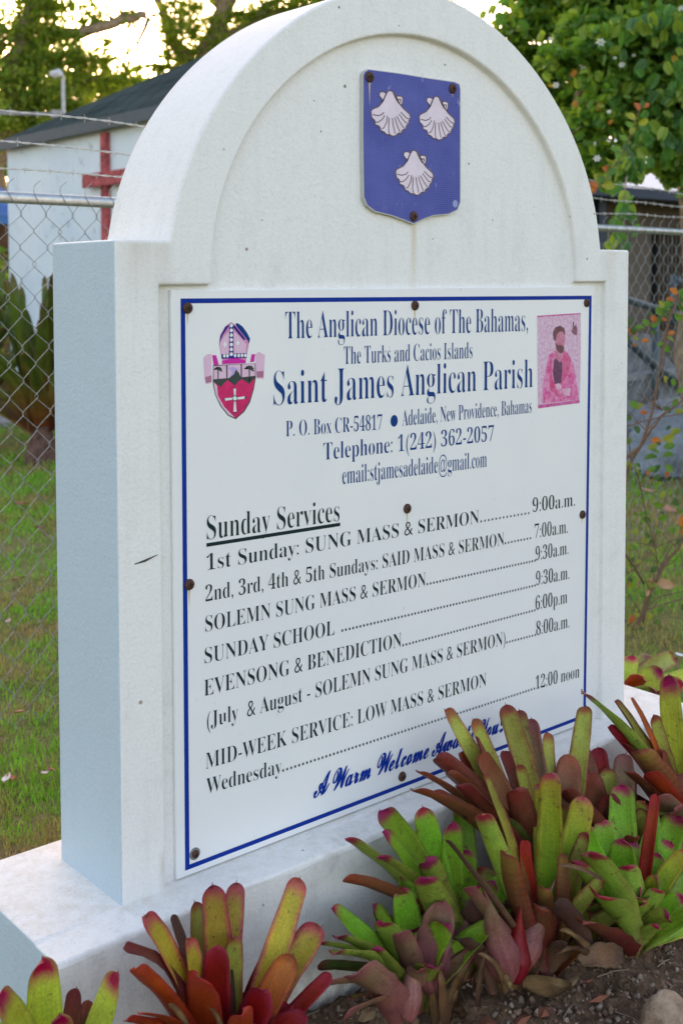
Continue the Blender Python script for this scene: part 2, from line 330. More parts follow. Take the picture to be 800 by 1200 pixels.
LM = {
 'green': leaf_mat('green_leaf_magenta_tip', [(0, (.26, .30, .08)), (.3, (.33, .47, .06)), (.80, (.22, .44, .035)), (.92, (.24, .40, .04)), (.962, (.34, .06, .09)), (1, (.34, .006, .10))], (.24, .34, .05), .3),
 'green_under': leaf_mat('green_leaf_underside', [(0, (.30, .17, .12)), (.3, (.32, .42, .08)), (.92, (.30, .42, .07)), (.955, (.30, .05, .07)), (1, MAG)], (.28, .12, .06), .3),
 'lime': leaf_mat('lime_leaf_pink_tip', [(0, (.18, .30, .04)), (.45, (.18, .38, .03)), (.8, (.36, .48, .04)), (.94, (.48, .42, .05)), (.975, (.5, .16, .12)), (1, (.45, .06, .08))], (.48, .26, .04), .55),
 'yellow': leaf_mat('yellow_leaf_red_margin', [(0, (.38, .05, .03)), (.35, (.46, .17, .03)), (.6, (.50, .38, .05)), (.9, (.42, .32, .05)), (.965, (.45, .10, .10)), (1, (.25, .04, .04))], (.45, .06, .10), .95, spots=.9),
 'chartreuse': leaf_mat('chartreuse_leaf_magenta_tip', [(0, (.30, .36, .05)), (.5, (.48, .54, .06)), (.86, (.46, .50, .06)), (.915, (.38, .14, .08)), (.95, (.34, .01, .08)), (1, (.24, .006, .05))], (.44, .46, .06), .4),
 'red': leaf_mat('red_leaf', [(0, (.18, .015, .015)), (.5, (.27, .018, .016)), (.85, (.36, .045, .022)), (1, (.36, .03, .04))], (.34, .02, .05), .5, spots=.5),
 'orange': leaf_mat('orange_red_leaf', [(0, (.26, .025, .02)), (.5, (.42, .075, .025)), (.9, (.50, .15, .05)), (1, (.26, .06, .03))], (.34, .03, .04), .6, spots=.5),
 'olive': leaf_mat('olive_leaf_maroon_base', [(0, (.20, .035, .03)), (.4, (.30, .15, .045)), (.6, (.34, .33, .06)), (.93, (.38, .40, .08)), (.97, (.32, .10, .05)), (1, (.25, .05, .04))], (.27, .07, .05), .8),
 'maroon': leaf_mat('maroon_leaf', [(0, (.14, .018, .02)), (.4, (.19, .035, .035)), (.8, (.22, .085, .045)), (1, (.26, .05, .04))], (.17, .03, .03), .5),
 'mauve': leaf_mat('mauve_leaf', [(0, (.30, .10, .11)), (.4, (.30, .12, .12)), (.8, (.26, .17, .10)), (1, (.26, .07, .09))], (.30, .09, .10), .5),
 'banded': leaf_mat('banded_orange_leaf', [(0, (.22, .08, .08)), (.4, (.22, .06, .04)), (.8, (.27, .13, .045)), (.95, (.33, .21, .05)), (1, (.30, .05, .06))], (.30, .03, .03), .5, band=.08),
 'dry': leaf_mat('dry_tan_leaf', [(0, (.13, .075, .04)), (.35, (.26, .15, .07)), (.6, (.20, .11, .055)), (.8, (.38, .25, .13)), (1, (.22, .12, .06))], (.10, .055, .03), .8, transl=.15, rough=.9, tint=.45),
 'dead': leaf_mat('dead_brown_leaf', [(0, (.14, .08, .055)), (.5, (.15, .075, .05)), (1, (.06, .03, .025))], (.08, .05, .03), .5, transl=0, rough=.8),
 'agave': leaf_mat('dark_rosette_leaf', [(0, (.20, .05, .03)), (.28, (.17, .10, .03)), (.5, (.11, .14, .025)), (.85, (.12, .18, .03)), (1, (.18, .12, .06))], (.07, .11, .02), .2, transl=.3, tint=.4),
 'dark': leaf_mat('dark_bottle_green_leaf', [(0, (.08, .02, .02)), (.4, (.08, .09, .02)), (.9, (.09, .14, .03)), (1, (.14, .03, .03))], (.10, .03, .03), .5),
}
UNDER = {'green': 'green_under', 'lime': 'green_under', 'yellow': 'red', 'chartreuse': 'green_under', 'red': 'red', 'orange': 'red', 'olive': 'maroon', 'maroon': 'maroon',
         'mauve': 'mauve', 'banded': 'banded', 'dry': 'dry', 'dead': 'dead', 'dark': 'dark', 'agave': 'agave'}

# ------------------------------------------------------------------ setting: ground
def ground_mat():
    m, t, b = new_mat('lawn_soil_and_thatch', (.08, .09, .03), .95, .1)
    tc = N(t, 'ShaderNodeTexCoord').outputs['Object']
    n1 = noise(t, 1.6, 6, .7, tc); n2 = noise(t, 14, 6, .75, tc); n3 = noise(t, 90, 4, .7, tc)
    a = ramp(t, [(.40, (.34, .25, .14)), (.5, (.26, .23, .09)), (.60, (.14, .22, .04))], n1.outputs[0])
    c = mixc(t, a.outputs[0], ramp(t, [(.35, (.28, .21, .12)), (.5, (.17, .16, .06)), (.7, (.08, .12, .03))], n2.outputs[0]).outputs[0], .55)
    c = mixc(t, c, ramp(t, [(.3, (.4, .4, .4)), (.7, (1.5, 1.5, 1.5))], n3.outputs[0]).outputs[0], .8, 'MULTIPLY')
    t.links.new(c, b.inputs['Base Color']); bump(t, b, n2.outputs[0], .8, .05); return m
def soil_mat():
    m, t, b = new_mat('brown_garden_soil', (.1, .06, .04), .95, .1)
    tc = N(t, 'ShaderNodeTexCoord').outputs['Object']
    n1 = noise(t, 7, 6, .7, tc); n2 = noise(t, 70, 6, .75, tc); n3 = noise(t, 260, 3, .6, tc)
    a = ramp(t, [(.35, (.155, .095, .06)), (.55, (.27, .17, .105)), (.7, (.36, .245, .16))], n1.outputs[0])
    c = mixc(t, a.outputs[0], ramp(t, [(.35, (.3, .3, .3)), (.6, (1.2, 1.2, 1.2)), (.8, (2.2, 2.1, 1.9))], n2.outputs[0]).outputs[0], .8, 'MULTIPLY')
    t.links.new(c, b.inputs['Base Color']); p = bump(t, b, n2.outputs[0], .9, .02); bump(t, b, n3.outputs[0], .6, .006, p); return m
M_GROUND, M_SOIL = ground_mat(), soil_mat()
def lawn_h(x, y):
    return .016 * np.sin(3.1 * x + 1.7 * y) * np.sin(2.3 * y - 1.1 * x) + .008 * np.sin(9 * x + 4) * np.sin(11 * y)
# one sheet: fine near the camera, coarse out to the horizon
xs = np.concatenate([[-900, -300, -100, -40, -15], np.arange(-6, 14.01, .125), [20, 40, 100, 300, 900]])
yy = np.concatenate([[-900, -300, -100, -40, -15], np.arange(-5, 13.01, .125), [20, 40, 100, 300, 900]])
Xg, Yg = np.meshgrid(xs, yy); Zg = GZ + np.where((np.abs(Xg) < 15) & (np.abs(Yg) < 14), lawn_h(Xg, Yg), 0) - .02
nx, ny = len(xs), len(yy); idx = np.arange(nx * ny).reshape(ny, nx)
Fg = np.stack([idx[:-1, :-1], idx[:-1, 1:], idx[1:, 1:], idx[1:, :-1]], -1).reshape(-1, 4)
tag(np_mesh('ground', np.stack([Xg, Yg, Zg], -1).reshape(-1, 3), Fg, M_GROUND, smooth=True), kind='structure')
# planting bed of bare soil in front of the plinth
def soil_h(x, y):
    return (.018 * np.sin(5.1 * x + 2) * np.cos(4.3 * y) + .010 * np.sin(17 * x + 5 * y) * np.sin(15 * y - 3 * x) + .005 * np.sin(41 * x) * np.sin(37 * y + 9 * x)
            + .05 * np.exp(-((y + .16) / .16) ** 2))
bx = np.arange(-.9, 3.3, .02); by = np.arange(-1.05, -.02, .02)
Xb, Yb = np.meshgrid(bx, by)
edge = np.minimum.reduce([(Xb + .9) / .2, (3.28 - Xb) / .2, (Yb + 1.05) / .15, np.ones_like(Xb)]).clip(0, 1)
Zb = GZ - .012 + (soil_h(Xb, Yb) + .004 * rng.standard_normal(Xb.shape)) * edge - .045 * (1 - edge)
idb = np.arange(Xb.size).reshape(Xb.shape)
Fb = np.stack([idb[:-1, :-1], idb[:-1, 1:], idb[1:, 1:], idb[1:, :-1]], -1).reshape(-1, 4)
tag(np_mesh('soil_bed', np.stack([Xb, Yb, Zb], -1).reshape(-1, 3), Fb, M_SOIL, smooth=True), kind='structure')
def bed_z(x, y): return GZ - .012 + float(soil_h(np.float64(x), np.float64(y)))

# pebbles and crumbs in the soil (nobody could count them)
ico = bmesh.new(); bmesh.ops.create_icosphere(ico, subdivisions=1, radius=1)
IV = np.array([v.co[:] for v in ico.verts]); IF = np.array([[v.index for v in f.verts] for f in ico.faces]); ico.free()
def pebble_field(name, n, xr, yr, smin, smax, mats, hfun, label=None):
    P = np.stack([rng.uniform(*xr, n), rng.uniform(*yr, n)], -1); s = smin * (smax / smin) ** (rng.random(n) ** 2.2)
    Z = np.array([hfun(x, y) for x, y in P])
    V = IV[None] * (s[:, None, None] * rng.uniform(.6, 1.2, (n, 1, 3))) * (1 + .25 * rng.standard_normal((n, len(IV), 1)))
    a = rng.uniform(0, 6.28, n); ca, sa = np.cos(a)[:, None], np.sin(a)[:, None]
    V = np.stack([V[..., 0] * ca - V[..., 1] * sa, V[..., 0] * sa + V[..., 1] * ca, V[..., 2]], -1)
    V += np.concatenate([P, Z[:, None] + s[:, None] * .2], 1)[:, None]
    F = (IF[None] + (np.arange(n) * len(IV))[:, None, None]).reshape(-1, 3)
    fm = np.repeat(rng.integers(0, len(mats), n), len(IF))
    return np_mesh(name, V.reshape(-1, 3), F, mats, fmat=fm)
M_PEB = [simple('pale_pebble', (.30, .235, .175), .9), simple('brown_crumb', (.22, .14, .09), .95), simple('dark_crumb', (.13, .085, .055), .95), simple('grey_pebble', (.20, .15, .115), .9), simple('brown_clod', (.19, .125, .085), .95), simple('red_brown_clod', (.2, .11, .075), .95)]
tag(pebble_field('pebbles', 26000, (-.3, 2.6), (-.95, -.1), .001, .0085, M_PEB, bed_z), kind='stuff')

# grass (one mesh of blades)
def grass_mat():
    m, t, b = new_mat('grass_blade', (.06, .14, .02), .6, .3)
    tc = N(t, 'ShaderNodeTexCoord').outputs['Object']
    r = ramp(t, [(.38, (.42, .30, .15)), (.46, (.29, .28, .08)), (.52, (.21, .42, .04)), (.75, (.11, .34, .025))], noise(t, 2.2, 6, .75, tc).outputs[0])
    c = mixc(t, r.outputs[0], ramp(t, [(.3, (.5, .5, .5)), (.7, (1.6, 1.6, 1.3))], noise(t, 35, 4, .7, tc).outputs[0]).outputs[0], .9, 'MULTIPLY')
    t.links.new(c, b.inputs['Base Color'])
    tr = N(t, 'ShaderNodeBsdfTranslucent'); t.links.new(c, tr.inputs[0]); ms = N(t, 'ShaderNodeMixShader'); ms.inputs[0].default_value = .3
    t.links.new(b.outputs[0], ms.inputs[1]); t.links.new(tr.outputs[0], ms.inputs[2]); t.links.new(ms.outputs[0], t.nodes['Material Output'].inputs[0]); return m
M_GRASS = grass_mat()
def grass():
    out = []
    n = 250000
    az = np.concatenate([rng.uniform(math.radians(18), math.radians(36), n * 3 // 10), rng.uniform(math.radians(36), math.radians(66), n * 3 // 10), rng.uniform(math.radians(-40), math.radians(95), n * 4 // 10)])
    d = 1.2 * (13 / 1.2) ** rng.random(n) ** .75
    x = CAM.x + np.sin(az) * d; y = CAM.y + np.cos(az) * d
    k = ((y > .31) | (x > 1.70) | (x < -.22)) & ((y > .0) | (x < -.85)) & ~((x > 5.05) & (y > 5)) & ~((x > 2.45) & (x < 5.15) & (y > 8.85))
    # patchy: fewer blades on the brown patches
    k &= (np.sin(2.1 * x + .7) * np.sin(1.7 * y + 1.1 * x) + .6 * np.sin(6 * x) * np.sin(5.2 * y)) > rng.uniform(-1.7, .9, n)
    x, y, d = x[k], y[k], d[k]; n = len(x)
    h = rng.uniform(.012, .038, n) * (1 + .15 * np.clip(d - 3, 0, 6)); wd = rng.uniform(.0012, .0026, n) * (1 + .22 * np.clip(d - 2.5, 0, 9))
    a = rng.uniform(0, 6.28, n); ln = rng.uniform(.1, .9, n) * h; la = rng.uniform(0, 6.28, n)
    z = GZ - .02 + lawn_h(x, y); sx_, sy_ = np.cos(a) * wd, np.sin(a) * wd; lx, ly = np.cos(la) * ln, np.sin(la) * ln
    V = np.stack([np.stack([x - sx_, y - sy_, z - .004], -1), np.stack([x + sx_, y + sy_, z - .004], -1),
                  np.stack([x + sx_ * .7 + lx * .4, y + sy_ * .7 + ly * .4, z + h * .6], -1), np.stack([x - sx_ * .7 + lx * .4, y - sy_ * .7 + ly * .4, z + h * .6], -1),
                  np.stack([x + lx, y + ly, z + h], -1)], 1)
    o = np.arange(n)[:, None] * 5
    F = np.concatenate([o + [0, 1, 2], o + [0, 2, 3], o + [3, 2, 4]], 0)
    return np_mesh('grass', V.reshape(-1, 3), F, M_GRASS)
tag(grass(), kind='stuff')

# ------------------------------------------------------------------ the monument
W, HS, D = 1.4851, 1.1712, .2222
XI, ZB, ACZ, RO, RI, DR = .0932, 1.0925, 1.1093, .6293, .5353, .0166
def arc(R0, c1, c2, s1, n):
    pts = []
    for i in range(n + 1):
        th = PI * i / n; r = R0 * (1 + c1 * (math.cos(2 * th) - 1) + c2 * (math.cos(4 * th) - 1) + s1 * math.sin(2 * th))
        pts.append((W / 2 + r * math.cos(th), ACZ + r * math.sin(th)))
    return pts                                # right spring to left spring
outer = [p for p in arc(RO, .0291, .00844, .00437, 72) if p[1] > HS + .004]
inner = arc(RI, .0353, .0048, -.0015, 72)
outer = [(W / 2 + RO - .002, HS)] + outer + [(W / 2 - RO + .002, HS)]
inner = [(W / 2 + RI, ZB)] + inner + [(W / 2 - RI, ZB)]
ZF = -.02
front = [(0, ZF), (XI, ZF), (XI, ZB)] + inner[::-1] + [(W - XI, ZB), (W - XI, ZF), (W, ZF), (W, HS)] + outer + [(0, HS)]
recess = [(XI, ZF), (XI, ZB)] + inner[::-1] + [(W - XI, ZB), (W - XI, ZF)]
silh = [(0, ZF), (W, ZF), (W, HS)] + outer + [(0, HS)]
root = empty('church_sign_monument', (W / 2, D / 2, GZ))
tag(root, 'white rendered arched monument on a plinth carrying the church notice board and blue shield', 'monument')
bm = bmesh.new(); cache = {}
def bv(x, y, z):
    k = (round(x, 5), round(y, 5), round(z, 5))
    if k not in cache: cache[k] = bm.verts.new((x, y, z))
    return cache[k]
bm.faces.new([bv(x, 0, z) for x, z in front])
bm.faces.new([bv(x, DR, z) for x, z in recess])
bm.faces.new([bv(x, D, z) for x, z in silh])
for i in range(len(recess) - 1):
    (x0, z0), (x1, z1) = recess[i], recess[i + 1]; bm.faces.new([bv(x0, 0, z0), bv(x1, 0, z1), bv(x1, DR, z1), bv(x0, DR, z0)])
for i in range(1, len(silh)):
    (x0, z0), (x1, z1) = silh[i], silh[(i + 1) % len(silh)]; bm.faces.new([bv(x0, 0, z0), bv(x1, 0, z1), bv(x1, D, z1), bv(x0, D, z0)])
bmesh.ops.recalc_face_normals(bm, faces=bm.faces)
me = bpy.data.meshes.new('arched_frame'); bm.to_mesh(me); bm.free(); me.materials.append(M_STUCCO); me.materials.append(M_SIDE)
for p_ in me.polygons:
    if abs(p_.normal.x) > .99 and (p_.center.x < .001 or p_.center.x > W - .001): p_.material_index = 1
body = bpy.data.objects.new('arched_frame', me); C.objects.link(body); adopt(body, root); bevel(body, .005, 3, 40)
A_, B_, A2, B2 = .1719, .0841, .1711, .0692
mb = MB(); mb.box((-A_, -B_, GZ - .12), (W + A2, D + B2, 0))
pl = mb.build('plinth', M_PLINTH, root)
bmm = bmesh.new(); bmm.from_mesh(pl.data); bmesh.ops.subdivide_edges(bmm, edges=bmm.edges, cuts=40, use_grid_fill=True)
for v in bmm.verts:
    if v.co.z > -.001 and v.co.y > -B_ + .001 and -.0 < v.co.y: continue
    q = v.co; a = .0022 * math.sin(q.x * 9 + q.z * 7) + .0012 * math.sin(q.x * 27 + 3)
    ed = abs(q.y + B_) < 1e-4 and abs(q.z) < 1e-4
    if ed: v.co.y += .004 * abs(math.sin(q.x * 21) * math.sin(q.x * 53 + 1)); v.co.z -= .003 * abs(math.sin(q.x * 33 + 2) * math.sin(q.x * 71)); continue
    if abs(q.y + B_) < 1e-4: v.co.y += a
    if abs(q.z) < 1e-4 and q.y < -.01: v.co.z += a * .6 - .001
bmm.to_mesh(pl.data); bmm.free(); pl.data.materials.append(M_SIDE)
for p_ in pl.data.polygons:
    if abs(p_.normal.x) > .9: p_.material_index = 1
pl.data.polygons.foreach_set('use_smooth', [False] * len(pl.data.polygons)); bevel(pl, .011, 3, 40)
# marks on the front: a thin black scratch and old filled holes
mk = MB(); a = on(158, 661, 1, -.0006); b_ = on(170, 657, 1, -.0006); c_ = on(185, 650, 1, -.0006)
mk.tube([a, b_, c_], [.0008, .0022, .0006], 5); 
for (px, py, r) in ((434, 102, .0035), (440, 75, .001)): pass
mk.build('scratch', simple('dark_scratch', (.05, .04, .035), .9), root)
M_CHIP = simple('old_filler', (.34, .29, .23), .9)
for (px, py, r, y) in ((404, 101, .0045, DR), (289, 292, .004, DR), (549, 192, .003, DR), (467, 30, .002, 0), (113, 489, 0, 0), (165, 823, .0045, 0), (307, 258, .002, DR), (507, 280, .002, DR), (521, 76, .003, DR), (368, 118, .002, DR), (376, 154, .0025, DR)):
    if r == 0: continue
    p = on(px, py, 1, y); k = MB(); k.lathe(p, [(r, -.001), (r * .8, .0006)], 7, 'y'); o = k.build('chip', M_CHIP, root)

# ------------------------------------------------------------------ notice board
YS = .0086
sb = empty('notice_board', (.74, .012, .0)); tag(sb, 'white rectangular church notice board with blue border and service times on the monument front', 'sign')
def plate(name, P, y0, y1, m, parent):
    k = MB(); k.prism([(x, y0, z) for x, z in P], (0, y1 - y0, 0)); return k.build(name, m, parent)
pn = plate('panel', [(.1225, .003), (1.356, .003), (1.356, 1.0815), (.1225, 1.0835)], YS, DR - .0006, M_BOARD, sb); bevel(pn, .0015, 2)
def layer(name, polys, m, parent, y):       # flat print lying on a board
    k = MB()
    for P in polys: k.poly([(x, y, z) for x, z in P])
    o = mesh_from(name, k.v, k.f, m); adopt(o, parent); return o
def xz(px, py, y=YS): p = on(px, py, 1, y); return (p.x, p.z)
b0 = [xz(211.6, 349.8), xz(692.6, 346.5), xz(685.6, 840.5), xz(217, 1020.4)]
bwL = .0098; bw = .0088
b1 = [(b0[0][0] + bwL, b0[0][1] - bw), (b0[1][0] - bwL, b0[1][1] - bw), (b0[2][0] - bwL, b0[2][1] + bw), (b0[3][0] + bwL, b0[3][1] + bw)]
layer('blue_border', [[b0[i], b0[(i + 1) % 4], b1[(i + 1) % 4], b1[i]] for i in range(4)], M_BLUE, sb, YS - .0004)

def bold(s):
    o = ''
    for c in s:
        if 'A' <= c <= 'Z': o += chr(0x1D400 + ord(c) - 65)
        elif 'a' <= c <= 'z': o += chr(0x1D41A + ord(c) - 97)
        elif '0' <= c <= '9': o += chr(0x1D7CE + ord(c) - 48)
        else: o += c
    return o
def script(s): return ''.join(chr(0x1D4D0 + ord(c) - 65) if 'A' <= c <= 'Z' else chr(0x1D4EA + ord(c) - 97) if 'a' <= c <= 'z' else c for c in s)
dg = bpy.context.evaluated_depsgraph_get
def text_np(s, off=0.0):
    c = bpy.data.curves.new('tmp', 'FONT'); c.body = s; c.size = 1; c.resolution_u = 4; c.offset = off
    o = bpy.data.objects.new('tmp', c); C.objects.link(o); e = o.evaluated_get(dg()); m = e.to_mesh()
    V = np.zeros(len(m.vertices) * 3, np.float32); m.vertices.foreach_get('co', V); V = V.reshape(-1, 3).copy()
    F = [tuple(p.vertices) for p in m.polygons]; e.to_mesh_clear(); bpy.data.objects.remove(o); bpy.data.curves.remove(c); return V, F
CAPH = text_np(bold('H'))[0][:, 1].max()
def put_text(s, x0, x1, z0, z1, cap, m, parent, conv=bold, off=-.0125, slant=0, name='lettering', caph=None):
    V, F = text_np(conv(s), off)
    xa, xb = V[:, 0].min(), V[:, 0].max(); sz = cap / (caph or CAPH)
    X = x0 + (V[:, 0] - xa) / (xb - xa) * (x1 - x0) + slant * V[:, 1] * sz
    Z = z0 + (z1 - z0) * (V[:, 0] - xa) / (xb - xa) + V[:, 1] * sz
    P = np.stack([X, np.full(len(X), YS - .0005), Z], -1)
    if conv is script:                       # a heavier brush: the stroke laid three times side by side
        n_ = len(P); P = np.concatenate([P, P + [.0016, -.0001, .0004], P + [-.0014, -.0002, -.0004]]); F = F + [tuple(i + n_ for i in f_) for f_ in F] + [tuple(i + 2 * n_ for i in f_) for f_ in F]
    o = mesh_from(name, P, F, m); adopt(o, parent)
    return o
def dots(x0, x1, z0, z1, n, m, parent, r=.0025):
    k = MB()
    for i in range(n):
        f = i / (n - 1); x = x0 + (x1 - x0) * f; z = z0 + (z1 - z0) * f + r
        k.poly([(x + r * math.cos(a * PI / 3), YS - .0005, z + r * 1.25 * math.sin(a * PI / 3)) for a in range(6)])
    o = mesh_from('dotted_leader', k.v, k.f, m); adopt(o, parent)
NV, BK = M_NAVY, M_BLACK
put_text('The Anglican Diocese of The Bahamas,', .385, 1.106, .9868, .9800, .0535, NV, sb)
put_text('The Turks and Cacios Islands', .536, .917, .9305, .9258, .0365, NV, sb)
put_text('Saint James Anglican Parish', .355, 1.125, .8600, .8485, .0665, NV, sb)
put_text('P. O. Box CR-54817', .385, .642, .7975, .7900, .0310, NV, sb)
put_text('Adelaide, New Providence, Bahamas', .700, 1.121, .7925, .7895, .0340, NV, sb)
put_text('Telephone: 1(242) 362-2057', .481, .990, .7421, .7355, .0350, NV, sb)
put_text('email:stjamesadelaide@gmail.com', .531, .966, .6880, .6785, .0370, NV, sb)
layer('bullet', [[(.6765 + .0105 * math.cos(i * PI / 10), .8055 + .0125 * math.sin(i * PI / 10)) for i in range(20)]], NV, sb, YS - .0004)
put_text('Sunday Services', .196, .523, .6225, .6145, .0445, BK, sb)
layer('underline', [[(.195, .6165), (.195, .6095), (.525, .6040), (.525, .6110)]], BK, sb, YS - .0004)
T = [('1st Sunday: SUNG MASS & SERMON', .195, .941, .5655, .5545, .0300), ('9:00a.m.', 1.127, 1.286, .5550, .5505, .0330),
     ('2nd, 3rd, 4th & 5th Sundays: SAID MASS & SERMON', .192, 1.027, .5075, .4920, .0300), ('7:00a.m.', 1.135, 1.259, .4925, .4880, .0330),
     ('SOLEMN SUNG MASS & SERMON', .191, .771, .4512, .4406, .0300), ('9:30a.m.', 1.139, 1.262, .4385, .4360, .0330),
     ('SUNDAY SCHOOL', .189, .509, .3920, .3845, .0300), ('9:30a.m.', 1.141, 1.266, .3790, .3745, .0330),
     ('EVENSONG & BENEDICTION', .187, .698, .3310, .3220, .0310), ('6:00p.m', 1.140, 1.259, .3205, .3165, .0330),
     ('(July  & August - SOLEMN SUNG MASS & SERMON)', .193, 1.033, .2690, .2605, .0310), ('8:00a.m.', 1.143, 1.268, .2592, .2550, .0330),
     ('MID-WEEK SERVICE: LOW MASS & SERMON', .189, .968, .1925, .1775, .0310), ('Wednesday', .190, .370, .1450, .1370, .0300), ('12:00 noon', 1.142, 1.309, .1300, .1230, .0320)]
for t_ in T: put_text(*t_, BK, sb)
for dd in ((.948, 1.113, .5550, .5525, 14), (1.031, 1.120, .4935, .4926, 9), (.776, 1.137, .4410, .4368, 37), (.530, 1.137, .3865, .3775, 62), (.703, 1.137, .3216, .3186, 45),
           (1.038, 1.139, .2615, .2590, 11), (.374, 1.137, .1385, .1308, 76)): dots(*dd, BK, sb)
put_text('A Warm Welcome Awaits You', .452, 1.008, .0640, .0582, .0500, M_BLUE, sb, conv=script, off=0, slant=.12, caph=.72)

put_text('!', 1.014, 1.024, .0580, .0580, .0500, M_BLUE, sb, conv=script, off=0, slant=.12, caph=.72)
def screw(P, parent, washer=False, r=.0105, streak=.03, group=None):
    k = MB(); P = Vector(P)
    if washer:
        wk = MB(); wk.lathe(P, [(r * 1.05, -.001), (r * 1.1, .0012), (r * .8, .002)], 20, 'y'); wo = wk.build('washer', M_WASHER, parent, True); P = P - Vector((0, .0015, 0)); r *= .72
    k.lathe(P, [(r, -.001), (r, .0016), (r * .93, .0034), (r * .6, .0052), (r * .3, .0058)], 18, 'y'); k.build('screw', M_RUST, parent, True)
    k = MB(); k.box((P.x - r * .55, P.y - .0064, P.z - .0009), (P.x + r * .55, P.y - .0056, P.z + .0009)); k.box((P.x - .0009, P.y - .0068, P.z - r * .5), (P.x + .0009, P.y - .0060, P.z + r * .5)); k.build('screw_slot', simple('dark_slot', (.02, .012, .01), .9), parent)
    if streak:
        z = P.z - r * .8; pts = [(P.x - .0022, z), (P.x + .0022, z), (P.x + .0012, z - streak * .6), (P.x + .0003, z - streak), (P.x - .0008, z - streak * .5)]
        layer('rust_streak', [pts], M_STREAK, parent, P.y + (.0015 if washer else 0) - .0003)
for i, ((px, py), ws, st) in enumerate((((220, 361), 0, .022), ((486, 358), 0, .03), ((687, 355), 0, .0), ((222, 685), 0, .035), ((477, 596), 0, .04), ((682, 603), 0, .012), ((228.5, 1000.5), 1, 0), ((471, 910), 0, 0))):
    p = on(px, py, 1, YS - .001); screw((p.x, YS - .0001, p.z), sb, bool(ws), streak=st)

# crest on the board: its outline points were surveyed on the board
def cr(pts): return [xz(230 + x * .1125, 370 + y * .1125) for x, y in pts]
PINK, LPINK, MAGN, CRIM, DGREY, DGREEN, WHITE, LILAC = (flat('pink_print', (.62, .25, .42)), flat('light_pink_print', (.70, .47, .60)), flat('magenta_print', (.60, .03, .34)),
    simple('crimson_print', (.58, .01, .12), .45, .2, 60), flat('charcoal_print', (.07, .06, .07)), flat('dark_green_print', (.05, .07, .06)), flat('white_print', (.74, .76, .74)), flat('lilac_print', (.48, .36, .66)))
CY_ = [YS - .0004 - .00012 * i for i in range(8)]
crest = layer('crest', [cr([(172, 700), (175, 515), (615, 495), (620, 640), (600, 760), (560, 900), (500, 1000), (410, 1078), (330, 1040), (250, 940), (195, 820)])], DGREY, sb, CY_[0])
def cl(name, polys, m, lv): 
    if name.startswith('ribbon') and len(polys) == 2: return [layer(name, [cr(p)], m, sb, CY_[lv]) for p in polys]
    return layer(name, [cr(p) for p in polys], m, sb, CY_[lv])
cl('crest_field', [[(182, 690), (250, 740), (320, 670), (395, 720), (470, 660), (540, 700), (610, 655), (590, 760), (550, 890), (495, 985), (410, 1065), (335, 1030), (262, 935), (205, 820)]], CRIM, 1)
cl('crest_highlight', [[(180, 690), (215, 730), (225, 830), (290, 950), (400, 1060), (335, 1032), (258, 935), (200, 820)]], LPINK, 2)
cl('crest_panel', [[(180, 525), (310, 515), (312, 650), (180, 662)], [(325, 513), (460, 506), (462, 640), (325, 650)], [(475, 505), (608, 498), (612, 625), (475, 640)]], LPINK, 1)
def palm(cx, cy, s): 
    P = [[(cx - 6, cy), (cx + 8, cy), (cx + 6, cy + 130 * s), (cx - 4, cy + 130 * s)]]
    for a in (-160, -125, -90, -55, -20, 15, 195):
        an = math.radians(a); dx, dy = math.cos(an), math.sin(an)
        P.append([(cx, cy), (cx + dx * 35 * s - dy * 12, cy + dy * 35 * s + dx * 12), (cx + dx * 58 * s, cy + dy * 50 * s + 14), (cx + dx * 35 * s + dy * 12, cy + dy * 35 * s - dx * 12)])
    return P
cl('palm_emblem', palm(225, 560, .85) + palm(550, 555, 1.0) + [[(172, 668), (250, 742), (318, 668)], [(330, 655), (398, 730), (465, 645), (440, 590), (410, 560), (390, 610)], [(478, 648), (545, 712), (615, 640)]], DGREEN, 3)
cl('centre_emblem', [[(335, 545), (385, 530), (440, 560), (430, 575), (400, 570), (390, 620), (345, 640), (370, 590)]], LILAC, 2)
cross = [[(385, 760), (412, 758), (408, 830), (392, 830)], [(392, 895), (408, 893), (418, 1000), (385, 1000)], [(295, 860), (300, 885), (372, 874), (372, 852)], [(428, 850), (428, 872), (500, 866), (502, 838)]]
cl('cross_emblem', [[((x - 398) * 1.14 + 398, (y - 862) * 1.08 + 862) for x, y in p] for p in cross] + [[(400 + 32 * math.cos(i * PI / 8), 860 + 32 * math.sin(i * PI / 8)) for i in range(16)]], DGREY, 2)
cl('cross_face', cross + [[(400 + 22 * math.cos(i * PI / 8), 860 + 22 * math.sin(i * PI / 8)) for i in range(16)]], WHITE, 3)
cl('mitre_back', [[(405, 85), (430, 75), (480, 110), (530, 180), (560, 240), (548, 290), (520, 280), (440, 160)]], M_NAVY, 0)
cl('mitre', [[(362, 65), (410, 100), (480, 190), (535, 260), (545, 300), (525, 400), (515, 490), (265, 490), (270, 440), (255, 390), (238, 290), (250, 200), (300, 110)]], PINK, 1)
cl('mitre_panel', [[(340, 160), (335, 395), (262, 400), (245, 290), (290, 210)], [(390, 160), (460, 230), (520, 300), (515, 390), (395, 390)]], LPINK, 2)
cl('mitre_band', [[(362, 80), (330, 120), (275, 200), (240, 280), (248, 215), (300, 115)], [(362, 80), (405, 108), (475, 195), (515, 250), (490, 250), (430, 180), (380, 120)], [(342, 110), (384, 110), (384, 400), (342, 400)], [(260, 400), (525, 388), (522, 440), (262, 448)]], flat('indigo_print', (.03, .02, .22)), 3)
